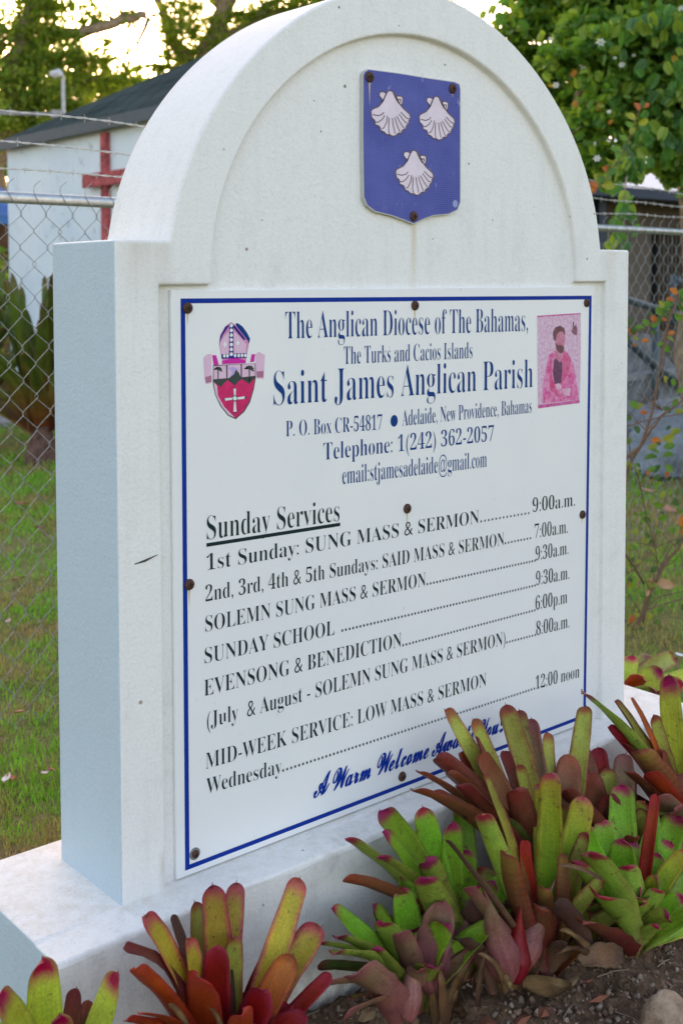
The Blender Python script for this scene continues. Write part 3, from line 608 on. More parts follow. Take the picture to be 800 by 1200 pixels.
cl('mitre_pearl', [[(363 + 17 * math.cos(i * PI / 5), y + 20 * math.sin(i * PI / 5)) for i in range(10)] for y in (102, 152, 202, 250, 300, 350, 400)] +
   [[(x + 14 * math.cos(i * PI / 5), 415 - (x - 363) * .02 + 20 * math.sin(i * PI / 5)) for i in range(10)] for x in (290, 323, 403, 440, 475, 508)] +
   [[(295, 265), (315, 300), (297, 330), (278, 300)], [(432, 255), (450, 285), (430, 312), (413, 285)]], WHITE, 4)
cl('ribbon', [[(75, 440), (105, 405), (155, 395), (160, 620), (155, 700), (100, 715), (85, 640)], [(615, 400), (650, 375), (715, 410), (705, 560), (700, 660), (630, 650), (618, 560)]], LPINK, 0)
cl('ribbon_shade', [[(90, 640), (160, 620), (158, 690), (100, 700)], [(625, 580), (700, 575), (698, 640), (630, 645)]], flat('dusty_pink_print', (.42, .17, .27)), 1)
cl('ribbon_fold', [[(165, 410), (205, 410), (235, 510), (180, 515)], [(575, 400), (612, 400), (600, 480), (560, 485)], [(270, 470), (370, 440), (430, 440), (510, 465), (515, 495), (265, 505)]], MAGN, 2)
# picture of a robed figure printed in pink
def ic(pts): return [xz(620 + x * .10836, 360 + y * .10836) for x, y in pts]
def il(name, polys, m, lv):
    if name == 'picture_edge': return [layer(name, [ic(p)], m, sb, CY_[lv]) for p in polys]
    return layer(name, [ic(p) for p in polys], m, sb, CY_[lv])
def pinkmat(n, a, b_, s=60):
    m, t, b = new_mat(n, a, .5, .3); r = ramp(t, [(.38, a), (.62, b_)], noise(t, s, 5, .75).outputs[0]); t.links.new(r.outputs[0], b.inputs['Base Color']); return m
PB = pinkmat('mottled_pink_print', (.58, .30, .45), (.70, .56, .66), 130)
il('printed_picture', [[(82, 92), (552, 62), (552, 560), (540, 1035), (90, 1095)]], PB, 0)
il('picture_edge', [[(90, 1060), (540, 1000), (540, 1035), (90, 1095)], [(82, 92), (552, 62), (552, 75), (82, 108)]], pinkmat('deep_pink_print', (.50, .03, .22), (.60, .18, .38)), 1)
il('robe', [[(205, 520), (265, 470), (380, 470), (440, 540), (480, 640), (505, 800), (530, 1000), (140, 1040), (135, 860), (170, 700)]], pinkmat('rose_robe_print', (.60, .05, .25), (.70, .30, .48), 70), 1)
il('robe_fold', [[(365, 490), (410, 490), (450, 570), (420, 700), (380, 780), (345, 830), (350, 720)], [(215, 560), (235, 540), (240, 760), (300, 930), (360, 960), (300, 975), (215, 880)]], pinkmat('crimson_fold_print', (.60, .04, .18), (.60, .16, .30)), 2)
il('tunic', [[(262, 570), (290, 545), (350, 600), (352, 660), (340, 820), (265, 830), (250, 700)]], pinkmat('plum_tunic_print', (.10, .03, .09), (.17, .07, .13), 90), 2)
il('face', [[(280, 290), (320, 250), (360, 265), (380, 320), (375, 400), (350, 450), (340, 560), (325, 600), (280, 545), (285, 400)]], pinkmat('rose_face_print', (.48, .12, .22), (.58, .26, .34)), 3)
il('hair', [[(255, 340), (250, 270), (280, 215), (330, 200), (370, 225), (385, 290), (375, 300), (355, 262), (320, 265), (290, 300), (280, 370)], [(275, 380), (300, 410), (345, 410), (372, 430), (362, 490), (325, 500), (290, 460)]], pinkmat('brown_hair_print', (.12, .04, .06), (.18, .08, .09)), 4)
il('hand', [[(275, 840), (310, 820), (345, 850), (340, 885), (290, 890)], [(350, 880), (440, 880), (430, 960), (370, 950)]], pinkmat('pale_hand_print', (.64, .32, .45), (.70, .5, .6)), 3)
il('corner_mark', [[(465, 220), (500, 190), (515, 240), (510, 305), (480, 300), (448, 260)], [(465, 150), (480, 160), (475, 220), (462, 215)]], pinkmat('dull_plum_print', (.16, .06, .09), (.3, .14, .19)), 3)

# ------------------------------------------------------------------ shield plaque
YP = DR - .009
def sp(x, y): return xz(410 + x * .1875, 70 + y * .1875, YP)
shp = [(112, 58), (300, 82), (500, 115), (655, 137), (684, 152), (690, 180), (690, 500), (690, 890), (672, 940), (620, 966), (520, 976), (455, 1000), (396, 1028), (345, 1006), (262, 976), (155, 950), (105, 912), (84, 860), (78, 500), (80, 90), (90, 70)]
plq = empty('shield_plaque', on(484, 180, 1, DR)); tag(plq, 'small royal blue shield plaque with three pale scallop shells under the arch', 'plaque')
k = MB(); k.prism([(*((sp(x, y)[0]),), YP, sp(x, y)[1]) for x, y in shp], (0, .0085, 0)); pb = k.build('plate', flat('pale_plate_edge', (.5, .5, .48)), plq)
cxp, cyp = 388, 520
layer('blue_face', [[sp(cxp + (x - cxp) * .985, cyp + (y - cyp) * .988) for x, y in shp]], M_PLAQUE, plq, YP - .0003)
shell_out = [(-.02, -1.0), (.16, -.92), (.3, -.7), (.42, -.5), (.62, -.28), (.95, -.05), (1.0, .12), (.92, .22), (.9, .38), (.80, .46), (.76, .62), (.6, .68), (.52, .84), (.38, .83), (.26, .95), (.1, 1.0), (-.06, .93), (-.2, .95), (-.34, .84), (-.5, .8), (-.56, .62), (-.78, .56), (-.8, .38), (-.95, .28), (-1.0, .0), (-.92, -.1), (-.6, -.25), (-.4, -.48), (-.24, -.8), (-.14, -.96)]
ears = [[(-.35, -.5), (-.58, -.72), (-.56, -.86), (-.40, -.92), (-.22, -.85)], [(.3, -.62), (.28, -.78), (.5, -.80), (.62, -.74), (.6, -.5), (.52, -.38)]]
lines = [[(-.34, -.02), (-.45, .10), (-.66, .16), (-.9, .13)], [(-.3, .12), (-.42, .3), (-.62, .44), (-.76, .45)], [(-.16, .12), (-.2, .4), (-.34, .66), (-.46, .72)], [(-.08, .2), (-.1, .55), (-.1, .8), (-.06, .9)],
         [(.08, .2), (.12, .5), (.2, .78), (.22, .88)], [(.2, .16), (.3, .44), (.42, .7), (.48, .78)], [(.3, .1), (.46, .34), (.6, .52), (.7, .6)], [(.42, 0), (.58, .18), (.72, .32), (.84, .36)], [(.5, -.1), (.68, .05), (.8, .14), (.92, .15)], [(.32, -.6), (.5, -.66), (.5, -.5)], [(-.24, -.8), (-.36, -.55), (-.5, -.4)], [(.12, -.9), (.3, -.6), (.42, -.45)]]
def strip(P, wd):
    out = []
    for i in range(len(P) - 1):
        (x0, y0), (x1, y1) = P[i], P[i + 1]; L = math.hypot(x1 - x0, y1 - y0) + 1e-9; nx_, ny_ = -(y1 - y0) / L * wd, (x1 - x0) / L * wd
        out.append([(x0 + nx_, y0 + ny_), (x1 + nx_, y1 + ny_), (x1 - nx_, y1 - ny_), (x0 - nx_, y0 - ny_)])
    return out
for (cx_, cy_, hw, hh, sk) in ((252, 335, 124, 143, .10), (541, 365, 112, 137, .10), (401, 706, 119, 141, .08)):
    f = lambda q: sp(cx_ + q[0] * hw, cy_ + q[1] * hh + q[0] * hw * sk)
    so_ = layer('scallop_shell', [[f(q) for q in shell_out]] + [[f(q) for q in e] for e in ears], M_SHELL, plq, YP - .0006)
    ol = strip(shell_out + shell_out[:1], .028) + sum([strip(e, .025) for e in ears], []) + sum([strip(l, .022) for l in lines], [])
    lo = layer('shell_line', [[f(q) for q in s_] for s_ in ol], M_SHELLLINE, plq, YP - .0009); lo.parent = so_; lo.matrix_parent_inverse = so_.matrix_parent_inverse.copy() if False else Matrix.Translation(plq.location).inverted() @ Matrix.Identity(4)
    so_.matrix_parent_inverse = Matrix.Translation(plq.location).inverted(); lo.matrix_parent_inverse = Matrix.Identity(4)
layer('corner_badge', [[sp(655 + 16 * math.cos(i * PI / 5), 900 + 24 * math.sin(i * PI / 5)) for i in range(10)]] , flat('faded_badge', (.3, .34, .55)), plq, YP - .0006)
for px, py, st in ((432.5, 90.5, .05), (529.5, 104, .01), (484, 253.5, 0)):
    p = on(px, py, 1, YP); screw((p.x, YP - .0003, p.z), plq, r=.0108, streak=st)
#@@PLANTS
# ------------------------------------------------------------------ bromeliads
def blade(B, Tp, wd, kind, bend=.45, axis=None, cup=.42, name='leaf', parent=None, tipw=1.0, basew=.6, curl=0, sag=0, nv=19, nu=6, rag=0, facing=None):
    """a thick strap leaf: base B, tip Tp; axis = point the channelled upper face looks to"""
    B, Tp = Vector(B), Vector(Tp); L = (Tp - B).length
    d = Tp - B
    C1 = B + Vector((d.x * (.5 - bend * .55), d.y * (.5 - bend * .55), d.z * (.5 + bend * .35)))
    if d.z < L * .35: C1 = B + Vector((d.x * .42, d.y * .42, d.z * .5 + L * .16))
    rad = Vector((-d.x, -d.y, .3 * L)).normalized(); tc_ = (CAM - (B + Tp) * .5); tc_ = Vector((tc_.x, tc_.y, tc_.z * .6)).normalized()
    inner = (rad + tc_ * (1.15 if rad.dot(tc_) > -.30 else -1.0)).normalized()
    V, UV, F, FM = [], [], [], []; th = max(.0011, wd * .035) if kind not in ('dry', 'dead') else .0009
    if kind == 'dry': wd *= .8; cup = cup * 2.2; tipw = .45
    t_r = 1 - min(.3, .50 * wd / L); cup *= random.uniform(.6, 1.25); wd *= random.uniform(.95, 1.1)
    ph = random.uniform(0, 6.28); tw = random.uniform(-.5, .5); lat = random.uniform(-.03, .03) * L; asym = random.uniform(-.12, .12)
    for i in range(nv):
        t = i / 10 * t_r if i <= 10 else t_r + (1 - t_r) * math.sin((i - 10) / (nv - 11) * PI / 2)
        p = B * (1 - t) ** 2 + C1 * 2 * t * (1 - t) + Tp * t * t
        tg = (C1 - B) * 2 * (1 - t) + (Tp - C1) * 2 * t; tg.normalize()
        if curl: p = p + Vector((0, 0, -1)) * curl * L * max(0, t - .6) ** 2
        p = p + Vector((0, 0, -1)) * sag * L * t * t
        n = inner - tg * inner.dot(tg); n.normalize(); s = tg.cross(n).normalized()
        p = p + s * lat * math.sin(PI * t)
        R_ = Matrix.Rotation(tw * t * t, 3, tg); n = R_ @ n; s = R_ @ s
        # width profile: sheath, blade, rounded tip with a short spine
        prof = basew + (tipw - basew) * min(1, t / .55) ** .8
        if t > t_r: q = (t - t_r) / (1 - t_r); prof *= max(0.0, 1 - q ** 2.5) ** .52
        if t < .12: prof *= 1.0
        prof *= .80 + .28 * math.sin(PI * min(1, t * .95 + .08)) + .02 * math.sin(t * 31 + ph)
        hwid = max(wd * .5 * prof, .0006 if i < nv - 1 else .0003)
        if rag: hwid *= 1 + rag * math.sin(t * 23 + ph)
        for layer_ in (0, 1):
            for j in range(nu + 1):
                u = j / nu * 2 - 1
                cu = cup * (1 - .45 * t) * (u * u) * hwid * 1.5
                wv = .05 * wd * math.sin(9 * t + ph + u * 2) + .03 * wd * math.sin(23 * t + 2 * ph - u * 3) + asym * wd * u * t
                V.append(p + s * (u * hwid) + n * (cu + wv * abs(u) + (0 if layer_ == 0 else -th * (1 - .6 * abs(u))))); UV.append((j / nu, t))
    # spine
    row = 2 * (nu + 1)
    for i in range(nv - 1):
        for j in range(nu):
            a = i * row + j; F.append((a, a + 1, a + 1 + row, a + row)); FM.append(0)
            a += nu + 1; F.append((a, a + row, a + 1 + row, a + 1)); FM.append(1)
        a = i * row; F.append((a, a + row, a + row + nu + 1, a + nu + 1)); FM.append(1)
        a = i * row + nu; F.append((a, a + nu + 1, a + row + nu + 1, a + row)); FM.append(1)
    tip = V[(nv - 1) * row + nu // 2]; tgv = (Tp - C1).normalized(); m0 = len(V)
    if kind not in ('dry', 'dead') and wd > .018:
        rr = wd * .05
        for j in range(4):
            a = j * PI / 2; V.append(tip - tgv * wd * .10 + Vector((math.cos(a) * rr, math.sin(a) * rr, 0))); UV.append((.5, 1))
        V.append(tip + tgv * wd * .13); UV.append((.5, 1))
        for j in range(4): F.append((m0 + j, m0 + (j + 1) % 4, m0 + 4, m0 + 4)[:3]); FM.append(0)
    o = mesh_from(name, V, F, [LM[kind], LM[UNDER[kind]]], None, True, UV, FM)
    if parent: adopt(o, parent)
    return o
def bulb(B, Tp, wd, kind, parent, name='leaf', lean=0):
    """a sheath swollen at the foot and rolled to a point"""
    B, Tp = Vector(B), Vector(Tp); d = Tp - B; V, UV, F = [], [], []; k = 14; nv = 18
    s = d.cross(Vector((0, 1, 0))).normalized(); n = s.cross(d.normalized())
    for i in range(nv):
        t = i / (nv - 1); p = B + d * t + Vector((0, 0, 1)) * 0 + s * (lean * math.sin(t * PI) * wd)
        r = wd * .5 * (.55 + .45 * math.sin(min(1, t / .3) * PI / 2)) if t < .3 else wd * .5 * ((1 - (t - .3) / .7) ** 1.15 * .88 + .12 * (1 - t) + .015)
        for j in range(k):
            a = 2 * PI * j / k; rr = r * (1 + .06 * math.sin(3 * a + t * 5)); V.append(p + (s * math.cos(a) + n * math.sin(a)) * rr); UV.append((.5 + .35 * math.sin(a * 1.5), t))
    for i in range(nv - 1):
        for j in range(k): a = i * k + j; b = i * k + (j + 1) % k; F.append((a, b, b + k, a + k))
    F.append(tuple(range(k))[::-1])
    o = mesh_from(name, V, F, [LM[kind]], None, True, UV); adopt(o, parent); return o
def clampy(P):                                # keep clear of plinth and frame
    lim = -.092 if P.z < .012 else -.012
    if -.19 < P.x < W + .19 and P.y > lim: P.y = lim
    return P
def plant(label, base, leaves, cat='bromeliad', fill=None, nfill=14, group='bromeliads planted along the foot of the sign'):
    """leaves: (tip px, tip py, y offset of the tip, width px, kind, options) ; options may move the foot"""
    bxp, byp = base; r = empty('bromeliad', (bxp, byp, bed_z(bxp, byp) if byp < -.02 else GZ))
    tag(r, label, cat, group)
    for L in leaves:
        px, py, dy, wp, kind = L[:5]; op = dict(L[5]) if len(L) > 5 else {}
        y = byp + dy; P = on(px, py, 1, y)
        lim = -.092 if P.z < .012 else -.012
        if -.19 < P.x < W + .19 and y > lim: P = on(px, py, 1, lim - .004)
        Z = depth(P); wd = wp * Z / FPX
        if 'foot' in op:
            fx, fy, fdy = op.pop('foot'); F_ = on(fx, fy, 1, byp + fdy); F_ = clampy(F_)
        else:
            a = math.atan2(P.y - byp, P.x - bxp); F_ = Vector((bxp + .016 * math.cos(a), byp + .016 * math.sin(a), r.location.z + random.uniform(.0, .02)))
        if op.pop('bulb', 0): bulb(F_, P, wd, kind, r, lean=op.get('lean', 0))
        else: blade(F_, P, wd, kind, parent=r, **op)
    kinds = fill or []
    for q in range(nfill if kinds else 0):
        a = q * 2.4 + random.uniform(-.4, .4); el = random.uniform(.55, 1.25); ln = random.uniform(.13, .21)
        P = Vector((bxp + math.cos(a) * math.cos(el) * ln, byp + math.sin(a) * math.cos(el) * ln, r.location.z + .04 + math.sin(el) * ln)); P = clampy(P)
        F_ = Vector((bxp + .014 * math.cos(a), byp + .014 * math.sin(a), r.location.z + .01)); blade(F_, P, random.uniform(.034, .05), random.choice(kinds), parent=r, bend=random.uniform(.2, .5))
    return r
f = lambda x, y, d=0: {'foot': (x, y, d)}
R1 = plant('chartreuse bromeliad with magenta tips by the left end of the plinth', (-.235, -.215), [
    (50, 1124, .02, 43, 'chartreuse', {'bend': .2}), (138, 1140, -.02, 42, 'chartreuse', {'bend': .3}), (-2, 1166, -.03, 42, 'chartreuse'), (90, 1158, .05, 26, 'maroon', {'bend': .3}),
    (70, 1190, -.05, 40, 'chartreuse', {'bend': .2}), (-45, 1180, .03, 42, 'chartreuse'), (20, 1240, -.14, 44, 'chartreuse'), (130, 1240, -.15, 44, 'chartreuse'), (170, 1215, -.08, 36, 'red'), (104, 1172, .03, 18, 'maroon'), (80, 1220, -.1, 40, 'chartreuse')], fill=['chartreuse', 'red', 'chartreuse'])
R2 = plant('red and yellow spotted bromeliad in front of the plinth near its left end', (.062, -.215), [
    (228, 1057, .09, 26, 'olive', {'bend': .2}), (202, 1072, .08, 13, 'dead', {'bend': .3, 'rag': .1}), (277, 1034, .08, 29, 'yellow', {'bend': .15}), (249, 1037, .06, 35, 'yellow', {'bend': .1}),
    (170, 1073, .0, 30, 'yellow', {'bend': .3}), (145, 1099, -.02, 16, 'maroon', {'bend': .5, 'curl': .25, 'rag': .08}), (351, 1029, .02, 27, 'yellow', {'bend': .2}), (376, 1087, -.02, 34, 'yellow', {'bend': .25}),
    (333, 1092, .03, 26, 'red', {'bend': .2}), (388, 1142, -.06, 20, 'red', {'bend': .3}), (219, 1101, -.0, 28, 'yellow', {'bend': .2}), (275, 1098, .01, 24, 'olive', {'bend': .1}),
    (159, 1135, -.05, 27, 'orange', {'bend': .35}), (255, 1109, -.02, 38, 'red', {'bend': .1}), (343, 1119, -.04, 36, 'orange', {'bend': .2}),
    (232, 1143, -.06, 44, 'orange', {'bend': .2}), (312, 1160, -.07, 40, 'red', {'bend': .2}), (285, 1187, -.1, 36, 'red', {'bend': .2}), (198, 1177, -.1, 24, 'dry', {'rag': .06, 'bend': .3}), (246, 1182, -.11, 26, 'dry', {'rag': .1}),
    (165, 1188, -.1, 26, 'red'), (148, 1196, -.08, 18, 'orange'), (360, 1192, -.1, 26, 'red'), (272, 1136, .0, 6, 'dead'), (320, 1215, -.16, 34, 'orange'), (200, 1225, -.18, 34, 'red'), (188, 1120, .03, 20, 'maroon')], fill=['red', 'orange', 'maroon', 'yellow'])
R3 = plant('small green magenta-tipped bromeliad with mauve sheaths low by the plinth', (.50, -.235), [
    (389, 1065, .06, 25, 'green', {'bend': .35}), (439, 1062, .07, 26, 'green', {'bend': .1}), (471, 1040, .04, 31, 'green', {'bend': .1}), (367, 1106, .04, 20, 'green', {'bend': .55}),
    (392, 1098, .01, 24, 'green', {'bend': .45}), (389, 1118, -.03, 24, 'green', {'bend': .5}), (372, 1132, .03, 18, 'dark', {'bend': .6}), (375, 1156, -.03, 18, 'mauve', {'bend': .5}),
    (403, 1194, -.1, 22, 'mauve', {'bend': .5}), (438, 1112, -.03, 26, 'green', {'bend': .1}), (456, 1098, .02, 26, 'green'),
    (468, 1093, -.06, 36, 'mauve', {'bend': .15, 'tipw': .8}), (487, 1092, -.03, 27, 'mauve', {'bulb': 1, 'foot': (478, 1196, -.05)}), (415, 1142, -.08, 50, 'mauve', {'bend': .2, 'basew': 1.0, 'foot': (462, 1200, -.03)}), (410, 1170, .0, 20, 'olive')], fill=['green', 'green', 'mauve'])
R4 = plant('larger green magenta-tipped bromeliad against the plinth below the board', (.665, -.205), [
    (406, 983, .06, 28, 'green', {'bend': .4}), (446, 950, .08, 28, 'green', {'bend': .3}), (449, 976, .04, 24, 'green', {'bend': .35}), (495, 946, .07, 31, 'green', {'bend': .05}),
    (530, 964, .03, 28, 'green', {'bend': .15}), (443, 1005, -.01, 22, 'green', {'bend': .5}), (403, 1030, .03, 20, 'olive', {'bend': .5}), (499, 1008, -.02, 31, 'green', {'bend': .0}),
    (541, 942, .09, 30, 'green', {'bend': .1}), (547, 996, .02, 26, 'green', {'bend': .3}), (497, 1029, -.06, 38, 'green', {'bend': .0, 'basew': .9}), (552, 1036, .02, 30, 'green', {'bend': .3}), (470, 1060, .02, 26, 'green', {'bend': .3}),
    (520, 1056, -.07, 38, 'mauve', {'bend': .05, 'basew': 1.0, 'foot': (498, 1150, -.06)}), (558, 1055, -.05, 32, 'mauve', {'bulb': 1, 'foot': (520, 1140, -.06)}), (482, 1108, -.07, 22, 'mauve', {'bulb': 1, 'foot': (507, 1165, -.07)}),
    (514, 1137, -.1, 32, 'dry', {'rag': .1, 'foot': (520, 1200, -.1)}), (536, 1160, -.09, 12, 'dry', {'foot': (525, 1206, -.09), 'tipw': 1}), (495, 1128, -.07, 26, 'dry', {'foot': (506, 1200, -.08), 'rag': .07}), (552, 1120, -.04, 26, 'dry', {'rag': .1, 'foot': (525, 1190, -.06)})], fill=['green', 'green', 'green', 'mauve'], nfill=20)
R5 = plant('yellow-green bromeliad with a swollen maroon foot and banded orange leaf', (.80, -.30), [
    (565, 954, -.01, 29, 'lime', {'bend': .1}), (646, 906, .03, 28, 'lime', {'bend': .15}), (684, 934, .0, 31, 'lime', {'bend': .2}), (632, 918, .07, 16, 'lime', {'bend': .2}), (566, 908, .06, 18, 'olive', {'bend': .2}),
    (592, 1000, -.04, 28, 'banded', {'bend': .0, 'basew': .8}), (688, 976, -.03, 20, 'olive', {'bend': .15}), (636, 1040, -.03, 22, 'banded', {'bend': .1}), (612, 985, .03, 20, 'red', {'bend': .1}), (660, 1000, -.02, 16, 'banded', {'bend': .1}),
    (523, 984, -.05, 13, 'dead', {'bend': .0, 'tipw': .8, 'rag': .08}), (548, 1040, -.05, 18, 'mauve', {'bend': .0}),
    (566, 1040, -.04, 44, 'mauve', {'bulb': 1, 'foot': (594, 1146, -.03)}), (650, 1030, -.02, 30, 'mauve', {'bulb': 1, 'foot': (606, 1140, -.02)}), (610, 1062, -.03, 36, 'red', {'bulb': 1, 'foot': (600, 1150, -.04)}),
    (548, 1080, .02, 34, 'dry', {'rag': .06, 'foot': (585, 1160, -.02)}), (560, 1118, -.05, 22, 'dry', {'rag': .08, 'foot': (590, 1165, -.05)}), (626, 1100, -.02, 26, 'dry', {'rag': .08, 'foot': (604, 1160, -.04)}), (600, 1160, -.08, 26, 'dry', {'rag': .08, 'foot': (585, 1142, -.04)}),
    (545, 1062, .0, 28, 'dead', {'foot': (580, 1160, -.0)}), (640, 1090, .0, 32, 'dead', {'foot': (610, 1160, .02)}), (535, 1100, -.02, 26, 'dead', {'foot': (575, 1165, -.01), 'rag': .08}), (572, 1110, -.03, 14, 'dry', {'foot': (560, 1180, -.06), 'rag': .08})], fill=['maroon', 'dead', 'olive'])
R6 = plant('tall olive and maroon bromeliad whose leaves cover the lower right of the board', (.93, -.215), [
    (521, 832, .12, 27, 'olive', {'bend': .2}), (554, 843, .12, 22, 'olive', {'bend': .2}), (557, 864, .08, 20, 'maroon', {'bend': .1}), (592, 826, .12, 27, 'olive', {'bend': .1}), (608, 832, .13, 20, 'olive', {'bend': .1}),
    (622, 842, .12, 24, 'mauve', {'bend': .1}), (614, 856, .12, 16, 'maroon', {'bend': .1}), (641, 858, .11, 18, 'olive', {'bend': .1}), (686, 828, .10, 22, 'olive', {'bend': .2}), (607, 896, .05, 18, 'olive', {'bend': .05}),
    (511, 887, .08, 26, 'olive', {'bend': .3}), (488, 904, .07, 20, 'olive', {'bend': .4}), (483, 926, .04, 24, 'olive', {'bend': .4}), (537, 921, .0, 26, 'olive', {'bend': .2}), (604, 925, -.02, 30, 'maroon', {'bend': .05}),
    (589, 880, .1, 16, 'maroon', {'bend': .1}), (667, 884, .06, 34, 'maroon', {'bend': .2}), (539, 882, .10, 16, 'maroon', {'bend': .2}), (525, 905, .07, 30, 'maroon', {'bend': .3}), (560, 885, .05, 30, 'maroon', {'bend': .2}),
    (570, 940, .0, 30, 'maroon', {'bend': .1}), (640, 935, .03, 30, 'maroon', {'bend': .1}), (505, 930, .05, 24, 'maroon', {'bend': .3}), (655, 940, .0, 32, 'olive', {'bend': .1}), (620, 940, .02, 26, 'maroon'), (585, 960, -.02, 26, 'dark'), (545, 950, .03, 30, 'dark'), (610, 960, .0, 30, 'dark')], fill=['maroon', 'olive', 'olive', 'banded'])
R7 = plant('maroon and mauve bromeliad squeezed between the olive one and the right-hand clump', (1.14, -.22), [
    (700, 876, .1, 24, 'red', {'bend': .2}), (733, 884, .05, 26, 'mauve', {'bend': .3}), (678, 868, .12, 20, 'maroon', {'bend': .2}), (712, 900, .06, 26, 'olive', {'bend': .2}), (740, 905, .1, 22, 'maroon', {'bend': .3}),
    (690, 905, .05, 30, 'maroon', {'bend': .1}), (663, 925, .03, 26, 'maroon', {'bend': .2}), (715, 930, .0, 30, 'maroon', {'bend': .1}), (675, 945, -.02, 26, 'olive'), (730, 940, .04, 26, 'red')], fill=['maroon', 'olive'])
R8 = plant('olive and maroon bromeliad at the right end of the plinth', (1.42, -.235), [
    (681, 811, .12, 20, 'green', {'bend': .35}), (720, 822, .1, 21, 'olive', {'bend': .3}), (739, 818, .08, 10, 'orange', {'bend': .3}), (783, 791, .05, 26, 'chartreuse', {'bend': .1}), (765, 838, .06, 18, 'olive', {'bend': .1}),
    (748, 880, .0, 32, 'banded', {'bend': .15}), (774, 880, .03, 26, 'maroon', {'bend': .1}), (794, 862, .05, 26, 'olive', {'bend': .1}), (728, 870, .08, 24, 'maroon', {'bend': .3}), (712, 852, .1, 18, 'red', {'bend': .3}),
    (735, 905, .0, 24, 'maroon', {'bend': .3}), (785, 915, .02, 34, 'banded', {'bend': .1}), (806, 880, .05, 26, 'maroon', {'bend': .2}), (820, 840, .05, 28, 'olive', {'bend': .3}), (770, 935, -.05, 30, 'mauve', {'bend': .2}), (800, 905, -.03, 34, 'mauve', {'bend': .2}),
    (850, 870, .0, 28, 'olive'), (760, 905, -.03, 26, 'red', {'bend': .2}), (830, 930, -.08, 30, 'red'), (790, 950, -.1, 30, 'mauve')], fill=['maroon', 'red', 'olive'])
R9 = plant('wide bright green bromeliad at the right with flat spreading leaves', (1.02, -.345), [
    (727, 920, .12, 33, 'green', {'bend': .2}), (758, 945, .08, 34, 'green', {'bend': .25}), (795, 956, .05, 30, 'green', {'bend': .3}), (730, 984, .02, 33, 'green', {'bend': .2}), (786, 987, .03, 28, 'green', {'bend': .4}),
    (806, 985, .06, 26, 'green', {'bend': .4}), (783, 1027, -.01, 26, 'green', {'bend': .5}), (815, 1030, .0, 28, 'green', {'bend': .5}), (806, 1072, -.03, 26, 'green', {'bend': .55}), (815, 1088, -.03, 16, 'lime', {'bend': .6}),
    (690, 999, -.05, 39, 'green', {'bend': .1, 'basew': .9}), (700, 1049, -.09, 40, 'green', {'bend': .1, 'basew': .9}), (684, 968, .06, 24, 'green', {'bend': .1}), (704, 960, .1, 28, 'green', {'bend': .1}), (672, 1010, -.01, 28, 'green', {'bend': .1}),
    (735, 1015, -.03, 34, 'green', {'bend': .3}), (770, 1000, .0, 30, 'green', {'bend': .4}), (745, 1050, -.05, 30, 'green', {'bend': .4}), (842, 1010, .03, 28, 'green', {'bend': .5}),
    (682, 1079, -.1, 42, 'olive', {'bend': .05, 'basew': 1.1, 'tipw': .8}), (768, 931, .0, 14, 'red', {'bend': .2}), (704, 1030, -.14, 5, 'dead', {'foot': (655, 1014, -.1), 'bend': .0}),
    (650, 1060, -.03, 26, 'dead', {'foot': (688, 1130, -.04)}), (655, 1090, -.05, 24, 'dry', {'foot': (692, 1130, -.06), 'rag': .08}), (730, 1118, -.1, 24, 'dead', {'foot': (680, 1128, -.06), 'rag': .08}), (650, 1120, -.1, 24, 'dry', {'foot': (690, 1125, -.06), 'rag': .1}), (800, 1058, .0, 12, 'dry', {'bend': .3})], fill=['green', 'green', 'lime'], nfill=22)
R10 = plant('chartreuse bromeliad growing on the lawn side behind the right end of the plinth', (2.02, .42), [
    (741, 768, .05, 24, 'chartreuse', {'bend': .2}), (775, 785, -.1, 26, 'chartreuse', {'bend': .3}), (800, 800, -.15, 24, 'chartreuse'), (715, 790, -.1, 24, 'chartreuse'), (753, 794, -.12, 22, 'red'), (760, 770, .1, 20, 'chartreuse'),
    (790, 770, .05, 22, 'olive'), (820, 790, .0, 22, 'chartreuse'), (740, 812, -.16, 22, 'olive'), (770, 810, -.2, 24, 'chartreuse')], group='bromeliads behind the sign')

# ------------------------------------------------------------------ small things on the soil
def rock(name, label, px, py, w_, h_, d_, m, seed, cat='rock', sink=.3):
    bm = bmesh.new(); bmesh.ops.create_icosphere(bm, subdivisions=4, radius=1); rr = random.Random(seed)
    pl_ = [(Vector((rr.uniform(-1, 1), rr.uniform(-1, 1), rr.uniform(-.6, 1))).normalized(), rr.uniform(.55, .85)) for _ in range(16)]
    for v in bm.verts:
        q = v.co.copy()
        for n_, k_ in pl_:
            s_ = q.dot(n_)
            if s_ > k_: q -= n_ * (s_ - k_) * .92
        q *= 1 + .03 * math.sin(q.x * 13 + seed) * math.sin(q.y * 11) + .02 * math.sin(q.z * 23 + q.x * 17)
        v.co = Vector((q.x * w_, q.y * d_, q.z * h_))
    p = on(px, py, 2, GZ + .0); me = bpy.data.meshes.new(name); bm.to_mesh(me); bm.free(); me.materials.append(m)
    o = bpy.data.objects.new(name, me); C.objects.link(o); o.location = (p.x, p.y, bed_z(p.x, p.y) + h_ * (1 - sink)); o.rotation_euler = (0, 0, .4)
    me.polygons.foreach_set('use_smooth', [True] * len(me.polygons)); tag(o, label, cat)
    return o
